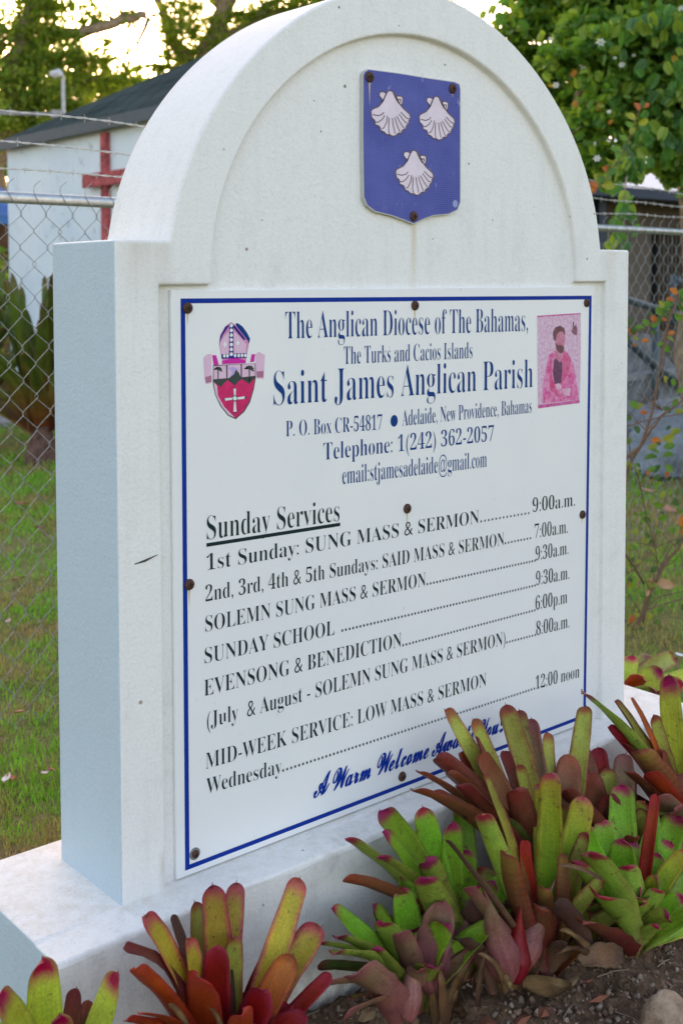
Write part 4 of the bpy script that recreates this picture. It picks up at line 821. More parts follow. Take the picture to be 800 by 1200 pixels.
def rock_mat():
    m, t, b = new_mat('pale_limestone', (.4, .3, .2), .85, .2)
    tc = N(t, 'ShaderNodeTexCoord').outputs['Object']
    r = ramp(t, [(.32, (.17, .12, .085)), (.48, (.36, .25, .17)), (.62, (.46, .35, .25)), (.8, (.55, .46, .36))], noise(t, 17, 7, .72, tc).outputs[0])
    g = ramp(t, [(.6, (0, 0, 0)), (.7, (1, 1, 1))], noise(t, 40, 5, .7, tc).outputs[0])
    t.links.new(mixc(t, r.outputs[0], (.12, .11, .09), g.outputs[0]), b.inputs['Base Color']); p = bump(t, b, noise(t, 30, 7, .7, tc).outputs[0], .8, .018); bump(t, b, noise(t, 160, 4, .7, tc).outputs[0], .5, .004, p); return m
M_ROCK = rock_mat()
rock('rock', 'pale tan limestone rock on the soil at the bottom right corner', 784, 1212, .082, .062, .06, M_ROCK, 3)
for i, (px, py, s_) in enumerate(((586 + 80, 1178, .006), (741, 1184, .007), (620, 1187, .006), (704, 1110, .004), (560, 1176, .007), (716, 1158, .005), (650, 1165, .005))): pass
def dry_leaf(label, P, L, wd, rot, m, curl=.35, group=None, name='dry_leaf'):
    V, F, UV = [], [], []; nv, nu = 9, 5
    for i in range(nv):
        t = i / (nv - 1)
        for j in range(nu):
            u = j / (nu - 1) * 2 - 1; hw = wd * .5 * math.sin(PI * min(1, .04 + t * .96)) ** .7
            V.append(((t - .5) * L, u * hw, curl * wd * (u * u * .6 + math.sin(t * 4 + u * 2) * .25 + (t - .5) ** 2 * 1.2))); UV.append((j / (nu - 1), t))
    for i in range(nv - 1):
        for j in range(nu - 1): a = i * nu + j; F.append((a, a + 1, a + 1 + nu, a + nu))
    # give it a body
    n = len(V); V += [(x, y, z - .0012) for x, y, z in V]; UV = UV * 2; F += [tuple(n + q for q in f_[::-1]) for f_ in F]
    o = mesh_from(name, V, F, m, None, True, UV); o.location = P; o.rotation_euler = rot; tag(o, label, 'leaf', group); return o
p = on(640, 1160, 2, GZ + .03); dry_leaf('curled tan dead leaf lying on the soil by the swollen maroon foot', p, .10, .055, (.25, .1, -.5), LM['dry'])
def litter(n):
    V, F, FM = [], [], []
    for i in range(n):
        x, y = random.uniform(.0, 2.3), random.uniform(-.9, -.11); z = bed_z(x, y) + .003; a = random.uniform(0, 6.28); c, s_ = math.cos(a), math.sin(a); L = random.uniform(.008, .035); k = len(V)
        if i % 3:                            # a crumpled scrap
            w_ = L * random.uniform(.25, .6); h = random.uniform(.001, .008)
            for u, v_, hh in ((-1, -.4, 0), (-.2, -1, h), (.8, -.5, 0), (1, .3, h * 1.3), (.1, .9, .2 * h), (-.8, .5, h)): V.append((x + (u * c * L - v_ * s_ * w_), y + (u * s_ * L + v_ * c * w_), z + hh))
            V.append((x, y, z + h * 1.6)); F += [(k + j, k + (j + 1) % 6, k + 6) for j in range(6)]; FM += [i % 4] * 6
        else:                                # a bit of twig or root
            w_ = .0012; L *= 1.4
            for u in (-1, 0, 1):
                for v_ in (-1, 0, 1): V.append((x + u * c * L - v_ * s_ * w_ + .1 * L * (u == 0), y + u * s_ * L + v_ * c * w_, z + (.002 if v_ == 0 else 0) + .003 * (u == 0)))
            for q in (0, 1):
                for r_ in (0, 1): a0 = k + q * 3 + r_; F += [(a0, a0 + 1, a0 + 4), (a0, a0 + 4, a0 + 3)]; FM += [2, 2]
    return np_mesh('leaf_litter', V, F, [simple('tan_scrap', (.36, .23, .13), .9), simple('red_brown_scrap', (.25, .09, .05), .9), simple('grey_brown_twig', (.20, .15, .11), .9), simple('dark_scrap', (.10, .06, .04), .9)], fmat=FM)
tag(litter(520), kind='stuff')
for i, (px, py, L, wd, rot, lab) in enumerate(((536, 1188, .06, .03, (.3, .2, .9), 'small tan dead leaf on the soil between the two mauve sheaths and the swollen foot'), (690, 1122, .09, .04, (.5, .1, -.3), 'grey-brown dead leaf under the wide green bromeliad'), (655, 1128, .07, .03, (.2, .4, .8), 'narrow brown dead leaf between the swollen foot and the wide green bromeliad'))):
    dry_leaf(lab, on(px, py, 2, GZ + .03), L, wd, rot, LM['dry'] if i != 1 else LM['dead'])
#@@BACK
# ------------------------------------------------------------------ chain link fence
def FY(x): return 1.45 + .087 * x
FD = Vector((1, .087, 0)).normalized(); FL0, FL1 = -1.6, 9.2
def fp(s, z, off=0): x = s; return Vector((x, FY(x) + off, z))
fr = empty('chain_link_fence', (2.6, FY(2.6), GZ)); tag(fr, 'galvanised chain link fence with three strands of barbed wire behind the monument', 'fence')
RZ = 1.352; k = MB(); k.tube([fp(FL0, RZ), fp(2.2, RZ + .002), fp(5, RZ), fp(FL1, RZ)], .0178, 14); k.build('top_rail', M_GALV, fr, True)
for x in (-1.55, 2.05, 5.6, 9.15):
    k = MB(); k.tube([fp(x, GZ - .1, .03), fp(x, 1.66, .03)], .026, 12); k.lathe(fp(x, 1.655, .03), [(.03, 0), (.03, .03), (.018, .045)], 12); k.build('post', M_GALV, fr, True)
M_BARB = simple('weathered_barbed_wire', (.50, .50, .48), .55, .3, 120, .4, .4)
for wi, (zl, zr) in enumerate(((1.605, 1.567), (1.520, 1.500), (1.444, 1.428))):
    k = MB(); L = FL1 - FL0; n = 520
    zz = lambda x: zl + (zr - zl) * (x - .5) / 3.7 + .008 * math.sin(x * 2.1 + wi * 2) + .003 * math.sin(x * 9 + wi) if x < 5 else zl + (zr - zl) * 4.5 / 3.7 + .008 * math.sin(x * 2.1 + wi * 2)
    for ph in (0, PI):
        k.tube([fp(FL0 + L * i / n, zz(FL0 + L * i / n) + .0022 * math.sin(i * 1.35 + ph), .0022 * math.cos(i * 1.35 + ph)) for i in range(n + 1)], .0017, 4)
    wo = k.build('barbed_wire', M_BARB, fr)
    b_ = MB(); x = FL0 + .05 + wi * .03
    while x < FL1 - .1:
        P = fp(x, zz(x))
        for a in (.6, 2.2, 3.9, 5.4):
            dv = Vector((math.cos(a) * .35 * FD.x, math.cos(a) * .6 + .2, math.sin(a))).normalized()
            b_.tube([P, P + dv * .014], [.0013, .0004], 3)
        b_.tube([P - FD * .006 + Vector((0, 0, .003)), P + Vector((0, -.004, -.002)), P + FD * .006 + Vector((0, 0, .003))], .0022, 4); x += .105 + .02 * math.sin(x * 7)
    bo = b_.build('barb', M_BARB); bo.parent = wo; tag(bo, kind='stuff')
    bo.matrix_parent_inverse = Matrix.Identity(4) if False else (Matrix.Translation(fr.location) @ wo.matrix_parent_inverse).inverted()
def chain():
    px_, pz = .0925, .101; segs = []; ncol = int((FL1 - FL0) / px_); rows = int((RZ - GZ) / (pz / 2)) + 1
    # every wire zigzags down between two columns and hooks its neighbour; its top end is bent over above the rail
    Vs, Fs = [], []; r = .00128
    for c in range(ncol):
        x0 = FL0 + c * px_; pts = []
        pts.append(fp(x0 + px_ * .22, RZ + .058, -.012)); pts.append(fp(x0 + px_ * .02, RZ + .040, -.004)); pts.append(fp(x0, RZ + .022, -.003))
        for q in range(rows):
            z = RZ + .004 - q * pz / 2
            side = -1 if (q % 2) == 0 else 1
            jx = .0035 * math.sin(c * 3.3 + q * 1.7); xx = x0 + (0 if side < 0 else px_ / 2) + jx
            yo = -.0255 if q == 0 else (.003 if (q % 2) else -.003)
            pts.append(fp(xx - .004 * (1 if side < 0 else -1), z + .004, yo)); pts.append(fp(xx - .004 * (1 if side < 0 else -1) * -.0, z - .004, -yo if q else yo))
        for q in range(len(pts)):
            a = pts[max(0, q - 1)]; b = pts[min(len(pts) - 1, q + 1)]; tg = (b - a).normalized(); s = tg.cross(Vector((0, 1, 0))); s = s.normalized() if s.length > 1e-4 else Vector((1, 0, 0)); u = tg.cross(s)
            for j in range(4): an = PI / 4 + j * PI / 2; Vs.append((pts[q] + (s * math.cos(an) + u * math.sin(an)) * r)[:])
        n0 = len(Vs) - 4 * len(pts)
        for q in range(len(pts) - 1):
            for j in range(4): Fs.append((n0 + q * 4 + j, n0 + q * 4 + (j + 1) % 4, n0 + (q + 1) * 4 + (j + 1) % 4, n0 + (q + 1) * 4 + j))
        # mirrored half of the diamond
        pts2 = [fp(2 * (x0) + 0 - (p.x) , p.z, (p.y - FY(p.x)) * -1) for p in pts[3:]]
        n0 = len(Vs)
        for q in range(len(pts2)):
            a = pts2[max(0, q - 1)]; b = pts2[min(len(pts2) - 1, q + 1)]; tg = (b - a).normalized(); s = tg.cross(Vector((0, 1, 0))); s = s.normalized() if s.length > 1e-4 else Vector((1, 0, 0)); u = tg.cross(s)
            for j in range(4): an = PI / 4 + j * PI / 2; Vs.append((pts2[q] + (s * math.cos(an) + u * math.sin(an)) * r)[:])
        for q in range(len(pts2) - 1):
            for j in range(4): Fs.append((n0 + q * 4 + j, n0 + q * 4 + (j + 1) % 4, n0 + (q + 1) * 4 + (j + 1) % 4, n0 + (q + 1) * 4 + j))
    return np_mesh('chain_link_mesh', Vs, Fs, M_WIRE, smooth=True)
cm = chain(); adopt(cm, fr); tag(cm, kind='stuff')

# ------------------------------------------------------------------ chapel with the red cross
def wall_mat():
    m, t, b = new_mat('weathered_pale_blue_white_wall', (.6, .65, .68), .85, .2)
    tc = N(t, 'ShaderNodeTexCoord').outputs['Object']
    r = ramp(t, [(.3, (.56, .66, .74)), (.6, (.68, .75, .80))], noise(t, 1.2, 5, .6, tc).outputs[0])
    st = ramp(t, [(.58, (0, 0, 0)), (.82, (1, 1, 1))], noise(t, 3.2, 6, .7, tc, stretch=(1, 1.1, .45)).outputs[0])
    c = mixc(t, r.outputs[0], (.30, .34, .36), st.outputs[0])
    g = ramp(t, [(.58, (0, 0, 0)), (.66, (1, 1, 1))], noise(t, 6, 7, .75, tc).outputs[0]); f = N(t, 'ShaderNodeMath', operation='MULTIPLY'); f.inputs[1].default_value = .55; t.links.new(g.outputs[0], f.inputs[0])
    t.links.new(mixc(t, c, (.24, .27, .27), f.outputs[0]), b.inputs['Base Color']); bump(t, b, noise(t, 30, 5, .7, tc).outputs[0], .4, .01); return m
def shingle_mat():
    m, t, b = new_mat('dark_green_grey_shingles', (.06, .08, .08), 1, .0)
    tc = N(t, 'ShaderNodeTexCoord').outputs['Object']
    br = N(t, 'ShaderNodeTexBrick'); br.inputs['Scale'].default_value = 1; br.inputs['Brick Width'].default_value = .32; br.inputs['Row Height'].default_value = .15; br.inputs['Mortar Size'].default_value = .012
    br.inputs['Color1'].default_value = (.065, .085, .082, 1); br.inputs['Color2'].default_value = (.050, .066, .064, 1); br.inputs['Mortar'].default_value = (.02, .027, .027, 1)
    mp = N(t, 'ShaderNodeMapping'); mp.inputs['Rotation'].default_value = (0, 0, PI / 2); t.links.new(tc, mp.inputs[0]); t.links.new(mp.outputs[0], br.inputs['Vector'])
    n = noise(t, .9, 6, .7, tc); c = mixc(t, br.outputs[0], ramp(t, [(.35, (.7, .75, .72)), (.65, (1.35, 1.3, 1.3))], n.outputs[0]).outputs[0], .9, 'MULTIPLY')
    t.links.new(c, b.inputs['Base Color']); bump(t, b, br.outputs['Fac'], .5, -.01); return m
M_WALL, M_ROOF = wall_mat(), shingle_mat()
M_RED = simple('faded_red_paint', (.34, .07, .075), .85, .6, 14)
M_FASCIA = simple('dark_slate_fascia', (.035, .06, .08), .6, .2)
ch = empty('chapel', (7, 8.6, GZ)); tag(ch, 'small weathered white chapel with dark grey roof and a red cross on its side wall', 'building')
X0, X1, Y0, Y1, EZ = 5.1, 8.5, 7.3, 10.9, 2.66
rp = on(215, 80, 1, Y1 + .06); pitch = (rp.z - (EZ + .03)) / (rp.x - (X0 - .09)); RX = min(rp.x + .25, X1 - .5); print('ridge', rp, RX); RZc = EZ + .03 + pitch * (RX - X0 + .09)
k = MB(); k.prism([(X0, Y0, GZ - .1), (X1, Y0, GZ - .1), (X1, Y0, RZc - pitch * (X1 - RX) - .06), (RX, Y0, RZc - .06), (X0, Y0, EZ)], (0, Y1 - Y0, 0)); k.build('wall', M_WALL, ch)
k = MB()
for sgn in (-1, 1):
    xe = X0 - .09 if sgn < 0 else X1 + .3; ze = EZ + .03 if sgn < 0 else RZc - pitch * (xe - RX)
    k.prism([(xe, Y0 - .06, ze), (RX, Y0 - .06, RZc), (RX, Y0 - .06, RZc + .05), (xe, Y0 - .06, ze + .05)], (0, Y1 - Y0 + .12, 0))
k.build('roof', M_ROOF, ch)
k = MB(); k.box((X0 - .115, Y0 - .07, EZ - .03), (X0 - .092, Y1 + .07, EZ + .085)); k.build('fascia', M_FASCIA, ch)
cy0 = on(124, 220, 0, X0 - .03).y; zt = on(124, 155, 0, X0 - .04).z; zbm = on(124, 275, 0, X0 - .04).z - .35; za = on(124, 210, 0, X0 - .04).z
cr_ = MB(); cr_.box((X0 - .06, cy0 - .055, zbm), (X0 - .003, cy0 + .055, zt)); ob = cr_.build('cross_upright', M_RED, ch); bevel(ob, .006)
cr_ = MB(); cr_.box((X0 - .10, cy0 - .56, za - .07), (X0 - .062, cy0 + .36, za + .07)); ob = cr_.build('cross_arm', M_RED, ch); bevel(ob, .006)
k = MB(); q = on(187, 108, 1, 9.4); k.tube([(q.x + .2, 9.4, q.z - .35), (q.x + .2, 9.4, q.z + .0)], .05, 10); k.lathe((q.x + .2, 9.4, q.z - .02), [(.07, 0), (.07, .08), (.02, .11)], 10); k.build('roof_vent', simple('grey_vent', (.4, .42, .42), .5), ch, True)
k = MB(); k.box((X0 - 2.6, Y0 + 1.6, GZ - .05), (X0 - .0, Y1 + 3, GZ + .03)); ap = k.build('path', simple('grey_concrete_path', (.28, .26, .25), .9, .25, 6), None); tag(ap, kind='structure')
# street lamp behind the chapel
sl_ = dep(75, 150, 14.6); lm = empty('street_lamp', (sl_.x, sl_.y, GZ)); tag(lm, 'white street lamp with a drooping head rising behind the chapel roof', 'lamp post')
k = MB(); tz = dep(72, 92, 14.6).z; k.tube([(sl_.x, sl_.y, GZ), (sl_.x, sl_.y, tz), (sl_.x - .02, sl_.y, tz + .06), (sl_.x - .08, sl_.y + .0, tz + .1)], [.027, .024, .022, .02], 10); k.build('pole', simple('pale_grey_paint', (.45, .46, .47), .6), lm, True)
k = MB(); k.lathe((sl_.x - .10, sl_.y, tz + .04), [(.02, -.045), (.085, -.015), (.07, .025), (.02, .045)], 12); k.build('lamp_head', simple('white_lamp_shell', (.6, .6, .6), .5), lm, True)
k = MB(); k.tube([(sl_.x - 5, sl_.y + 2.0, tz - .52), (sl_.x, sl_.y, tz - .45)], .02, 5); k.lathe((sl_.x - .1, sl_.y, tz - .5), [(.07, 0), (.07, .09)], 8); k.build('wire', simple('grey_cable', (.3, .3, .3), .7), lm)
# hut with the blue roof sheet beyond the chapel
hx = dep(0, 230, 15.5); hb = empty('blue_roofed_hut', (hx.x - 1.2, hx.y + 1, GZ)); tag(hb, 'brown hut with a bright blue roof edge beyond the left corner of the chapel', 'hut')
k = MB(); k.box((hx.x - 3.2, hx.y, GZ - .05), (hx.x + .3, hx.y + 2.5, 1.9)); k.build('wall', simple('rusty_brown_boards', (.085, .05, .03), .9, .4, 5), hb)
k = MB(); k.prism([(hx.x - 3.5, hx.y - .4, 1.86), (hx.x - 3.5, hx.y + 1.3, 2.45), (hx.x - 3.5, hx.y + 1.3, 2.5), (hx.x - 3.5, hx.y - .4, 1.98)], (4.1, 0, 0)); k.build('roof', simple('bright_blue_sheet', (.03, .14, .42), .5, .2, 4), hb)
k = MB(); k.box((hx.x - 3.3, hx.y - .02, .55), (hx.x + .31, hx.y + .0, .95)); k.build('blue_panel', simple('deep_blue_panel', (.02, .05, .22), .6), hb)

# ------------------------------------------------------------------ dark house on the right
hs = empty('veranda_house', (10, 6.5, GZ)); tag(hs, 'low brown house with a navy fascia and white roof seen through the right-hand fence', 'building')
HY = 5.3; a = on(702, 229, 1, HY); bz1 = a.z; tz1 = on(702, 217, 1, HY).z
k = MB(); k.box((6.3, HY + .55, GZ - .05), (18, HY + 5, bz1 + .02)); k.build('wall', simple('dull_brown_wall', (.115, .095, .078), .9, .2, 2), hs)
k = MB(); k.box((6.0, HY, bz1), (18.3, HY + .06, tz1)); k.build('fascia', simple('navy_fascia', (.012, .028, .06), .6, .2), hs)
k = MB(); k.prism([(6.0, HY + .061, tz1 - .06), (6.0, HY + 2.6, tz1 + .95), (6.0, HY + 2.6, tz1 + 1.0), (6.0, HY + .061, tz1 - .01)], (12.3, 0, 0)); k.prism([(6.0, HY + 2.6, tz1 + .95), (6.0, HY + 5.3, tz1 - .06), (6.0, HY + 5.3, tz1 - .01), (6.0, HY + 2.6, tz1 + 1.0)], (12.3, 0, 0)); k.build('roof', simple('white_metal_roof', (.62, .60, .60), .5, .1, 2), hs)
k = MB(); k.box((5.98, HY + .061, bz1 - .01), (18.3, HY + .54, bz1 + .01)); k.build('soffit', simple('dark_soffit', (.05, .05, .05), .8), hs)
for cx_ in (696, 830):
    q = on(cx_, 260, 1, HY + .3); k = MB(); k.box((q.x - .06, HY + .2, GZ), (q.x + .06, HY + .32, bz1 - .012)); k.build('veranda_post', simple('navy_post', (.015, .03, .06), .6), hs)
q0 = on(764, 280, 1, HY + .54); q1 = on(797, 280, 1, HY + .54)
k = MB(); k.box((q0.x, HY + .50, .55), (q1.x, HY + .548, 1.62)); fw_ = k.build('window', simple('dark_window_void', (.012, .013, .015), .3), hs)
k = MB()
for i in range(7): xx = q0.x + (q1.x - q0.x) * (i + .5) / 7; k.box((xx - .012, HY + .47, .55), (xx + .012, HY + .498, 1.62))
gb = k.build('window_bars', simple('brown_bars', (.10, .08, .06), .7)); gb.parent = fw_; gb.matrix_parent_inverse = (Matrix.Translation(hs.location) @ fw_.matrix_parent_inverse).inverted()
# steps and sloping ramp with steel handrail in front of the house
M_CONC = simple('grey_concrete', (.19, .20, .215), .9, .5, 3.5, .2, 0, .01, 20)
rpz = empty('concrete_ramp', (6.2, 4.0, GZ)); tag(rpz, 'grey concrete ramp and stair side behind the fence on the right', 'ramp')
def at(px, py, y): q = on(px, py, 1, y); return (q.x, y, q.z)
k = MB(); y_ = 4.2
k.prism([(at(725, 385, y_)[0] - .8, y_, .75), (at(760, 395, y_)[0], y_, .62), (at(850, 470, y_)[0], y_, GZ - .02), (at(690, 470, y_)[0], y_, GZ - .02)], (0, 1.2, 0)); k.build('ramp_block', M_CONC, rpz)
xa_, xb_ = on(700, 440, 1, 4.0).x, on(812, 440, 1, 4.0).x
k = MB(); k.box((xa_, 3.98, GZ - .05), (xb_, 4.19, .26)); k.build('side_wall', M_CONC, rpz)
for i in range(4): k = MB(); k.box((xb_ + .002 + i * .3, 3.98, GZ - .05), (xb_ + .30 + i * .3, 4.9, .26 - .14 * (i + 1))); k.build('step', M_CONC, rpz)
k = MB(); k.box((xa_, 3.96, .262), (xb_ + .02, 4.18, .31)); k.build('coping', simple('pale_coping', (.24, .25, .26), .9), rpz)
M_RAIL = simple('grey_painted_rail', (.07, .10, .12), .5, .2, 8, .5, .3)
hr = empty('handrail', (6, 4, GZ)); tag(hr, 'dark grey sloping pipe handrail beside the concrete ramp behind the fence', 'railing')
k = MB(); k.tube([at(700, 335, 3.9), at(737, 352, 3.9), at(790, 368, 3.9), at(860, 398, 3.9)], .03, 8); k.build('upper_rail', M_RAIL, hr, True)
k = MB(); k.tube([at(700, 368, 3.9), at(738, 402, 3.9), at(770, 432, 3.9), at(850, 480, 3.9)], .035, 8); k.build('lower_rail', M_RAIL, hr, True)
for (px, pt, pb) in ((768, 372, 520), (788, 322, 380), (815, 372, 470)):
    A_1 = Vector(at(px, pt, 3.9)); k = MB(); k.tube([A_1, (A_1.x, A_1.y, max(GZ, at(px, pb, 3.9)[2]))], .028, 8); k.build('rail_post', M_RAIL, hr, True)
k = MB(); k.tube([at(787, 326, 3.9), at(800, 331, 3.9), at(860, 345, 3.9)], .028, 8); k.build('top_bar', M_RAIL, hr, True)
# tarpaulin-covered heap
def heap(name, label, px, py, w_, h_, d_, m, seed, y):
    bm = bmesh.new(); bmesh.ops.create_icosphere(bm, subdivisions=5, radius=1)
    for v in bm.verts:
        q = v.co; z = max(0, q.z); rr = 1 + .10 * math.sin(q.x * 5 + seed) + .07 * math.sin(q.y * 8 + q.x * 4 + seed); fold = .045 * abs(math.sin(math.atan2(q.y, q.x) * 7 + q.z * 3)) + .03 * math.sin(q.x * 17 + q.z * 13)
        v.co = Vector((q.x * w_ * (rr + fold), q.y * d_ * (rr + fold), max(-.03, z ** .8 * h_ * (1 + .15 * math.sin(q.x * 4 + seed) + fold))))
    me = bpy.data.meshes.new(name); bm.to_mesh(me); bm.free(); me.materials.append(m); o = bpy.data.objects.new(name, me); C.objects.link(o)
    q = on(px, py, 1, y); o.location = (q.x, y, GZ); me.polygons.foreach_set('use_smooth', [True] * len(me.polygons)); tag(o, label, 'tarpaulin'); return o
heap('covered_heap', 'crumpled grey tarpaulin heap behind the fence at the right edge', 806, 520, .62, .44, .5, simple('grey_tarpaulin', (.17, .20, .235), .55, .55, 4.5), 2, 3.2)
heap('covered_heap', 'flatter dark grey tarpaulin beside the foot of the ramp', 750, 470, .5, .30, .4, simple('dark_grey_tarpaulin', (.07, .085, .10), .6, .4, 4), 5, 3.6)

# ------------------------------------------------------------------ foliage
def fol_mat(name, stops, transl=.45, scale=1.4, rough=.45):
    m, t, b = new_mat(name, stops[0][1], rough, .35)
    g = N(t, 'ShaderNodeTexCoord').outputs['Object']
    wn = N(t, 'ShaderNodeTexWhiteNoise'); ge = N(t, 'ShaderNodeNewGeometry')
    mx = N(t, 'ShaderNodeMath', operation='MULTIPLY_ADD'); mx.inputs[1].default_value = .55
    t.links.new(ge.outputs['Random Per Island'], mx.inputs[0]); n = noise(t, scale, 3, .6, g)
    s_ = N(t, 'ShaderNodeMath', operation='MULTIPLY'); s_.inputs[1].default_value = .5; t.links.new(n.outputs[0], s_.inputs[0]); t.links.new(s_.outputs[0], mx.inputs[2])
    r = ramp(t, stops, mx.outputs[0]); t.links.new(r.outputs[0], b.inputs['Base Color'])
    tr = N(t, 'ShaderNodeBsdfTranslucent'); c2 = mixc(t, r.outputs[0], (1.5, 1.5, .5), 1, 'MULTIPLY'); t.links.new(c2, tr.inputs[0])
    ms = N(t, 'ShaderNodeMixShader'); ms.inputs[0].default_value = transl; t.links.new(b.outputs[0], ms.inputs[1]); t.links.new(tr.outputs[0], ms.inputs[2]); t.links.new(ms.outputs[0], t.nodes['Material Output'].inputs[0]); return m
M_FOL = fol_mat('tree_foliage', [(.2, (.10, .18, .03)), (.45, (.17, .26, .04)), (.7, (.26, .32, .05)), (.9, (.36, .35, .07))], .6)
M_FOLD = fol_mat('dark_tree_foliage', [(.2, (.03, .06, .015)), (.6, (.05, .09, .02)), (.9, (.09, .13, .03))], .3)
M_ORCH = fol_mat('orchid_tree_foliage', [(.15, (.08, .20, .05)), (.5, (.15, .29, .05)), (.72, (.26, .37, .055)), (.93, (.30, .32, .05)), (1, (.34, .28, .04))], .5, 1.2, .45)
M_BARK = simple('tree_bark', (.24, .18, .12), .95, .4, 14, .2, 0, .02, 25)
def leaf_cloud(name, centres, radii, n, size, mats, parent, lobes=False, flatten=.75, seed=1):
    g = np.random.default_rng(seed); c = np.asarray(centres, float); r = np.asarray(radii, float); w_ = r ** 2.2; w_ /= w_.sum()
    ci = g.choice(len(c), n, p=w_); d = g.standard_normal((n, 3)); d /= np.linalg.norm(d, axis=1)[:, None]
    rad = r[ci] * (g.random(n) ** .42) * g.uniform(.55, 1.12, n); P = c[ci] + d * rad[:, None] * [1, 1, flatten]
    # sub-clumps
    P += .10 * r[ci][:, None] * np.sin(P * 7 / r[ci][:, None] + ci[:, None])
    s = size * g.uniform(.6, 1.25, n)
    nrm = g.standard_normal((n, 3)) + [0, 0, .9]; nrm /= np.linalg.norm(nrm, axis=1)[:, None]
    t = np.cross(nrm, g.standard_normal((n, 3))); t /= np.linalg.norm(t, axis=1)[:, None]; b = np.cross(nrm, t)
    if lobes: prof = [(0, -.55, 0), (.32, -.4, .16), (.4, .1, .22), (.24, .6, .1), (0, .32, -.03), (-.24, .6, .1), (-.4, .1, .22), (-.32, -.4, .16)]
    else: prof = [(0, -.6, 0), (.3, -.05, .08), (0, .6, 0), (-.3, -.05, .08)]
    m_ = len(prof)
    V = np.stack([P + t * (x * s)[:, None] + b * (y * s)[:, None] + nrm * (z * s)[:, None] for x, y, z in prof], 1)
    o = np.arange(n)[:, None] * m_
    if lobes: F = np.concatenate([o + q for q in ([0, 1, 2, 3], [0, 3, 4, 4], [0, 4, 5, 5], [0, 5, 6, 7])]); F4 = F[:, :]; F = np.concatenate([o + [0, 1, 2, ], o + [0, 2, 4], o + [2, 3, 4], o + [0, 4, 6], o + [4, 5, 6], o + [0, 6, 7]])
    else: F = np.concatenate([o + [0, 1, 2], o + [0, 2, 3]])
    return np_mesh(name, V.reshape(-1, 3), F, mats, parent), P
def branch(pts, r0, r1, name, parent, m=None, k_=7):
    k = MB(); pts = [Vector(p) for p in pts]; fine = []
    for i in range(len(pts) - 1):
        for j in range(4): fine.append(pts[i].lerp(pts[i + 1], j / 4) + Vector((random.uniform(-1, 1), random.uniform(-1, 1), random.uniform(-1, 1))) * r0 * .35)
    fine.append(pts[-1]); k.tube(fine, [r0 + (r1 - r0) * i / (len(fine) - 1) for i in range(len(fine))], k_); o = k.build(name, m or M_BARK, None, True)
    if parent: adopt(o, parent)
    return o
def tree(label, base, cl, n, size, mat, trunk, limbs, seed, group='trees behind the church'):
    t = empty('tree', base); tag(t, label, 'tree', group)
    C_ = [dep(*c[:2], c[3]) for c in cl]; R_ = [c[2] * c[3] / FPX for c in cl]
    o, _ = leaf_cloud('crown', [tuple(c) for c in C_], R_, n, size, mat, t, seed=seed); o.parent = None; adopt(o, t); tag(o, kind='stuff')
    branch([base] + [dep(*q) for q in trunk[0]], trunk[1], trunk[2], 'trunk', t)
    for L in limbs: branch([dep(*q) for q in L[0]], L[1], L[2], 'limb', t)
    for i in range(min(len(C_), 26)):
        a = min((dep(*q) for L in limbs for q in L[0]), key=lambda v: (v - C_[i]).length); branch([a, a.lerp(C_[i], .6) + Vector((0, 0, .1)), C_[i]], .035, .01, 'twig', t, k_=5)
    return t
g0 = lambda px, Z: Vector((dep(px, 330, Z).x, dep(px, 330, Z).y, GZ))
tree('leafy tree filling the sky at the far left behind the chapel', g0(-20, 19), [
    (20, 30, 55, 19), (50, 70, 60, 19), (0, 110, 70, 18.5), (75, 115, 45, 19), (100, 85, 38, 19.5), (40, 140, 50, 19), (-50, 60, 90, 19), (-60, 150, 90, 18), (60, 5, 40, 19), (110, 20, 30, 19.5), (-20, -60, 100, 19), (60, -70, 90, 20), (95, 140, 45, 20), (-130, 0, 120, 20), (-140, 140, 110, 20), (20, 190, 40, 20), (-60, 240, 80, 20), (85, 60, 30, 19), (120, 70, 26, 19), (30, 90, 50, 19), (150, 85, 24, 20), (60, 35, 34, 19), (150, 20, 20, 19.5), (125, 50, 14, 19), (130, 105, 36, 20), (5, 240, 40, 21), (-10, 290, 50, 21)],
    80000, .085, M_FOL, ([(-10, 200, 19), (10, 100, 19), (30, 20, 19), (40, -80, 19)], .32, .1),
    [([(10, 100, 19), (45, 50, 19.2), (95, 38, 19.3), (135, 25, 19.4), (172, 18, 19.5)], .13, .07), ([(5, 60, 19), (-40, 20, 19), (-100, -10, 19)], .12, .05), ([(0, 160, 19), (50, 110, 19), (100, 96, 19.5)], .12, .05), ([(30, 20, 19), (60, -20, 19), (70, -80, 19)], .1, .04), ([(60, 0, 19), (64, 30, 19.2), (50, 46, 19.2)], .06, .03)], 5)
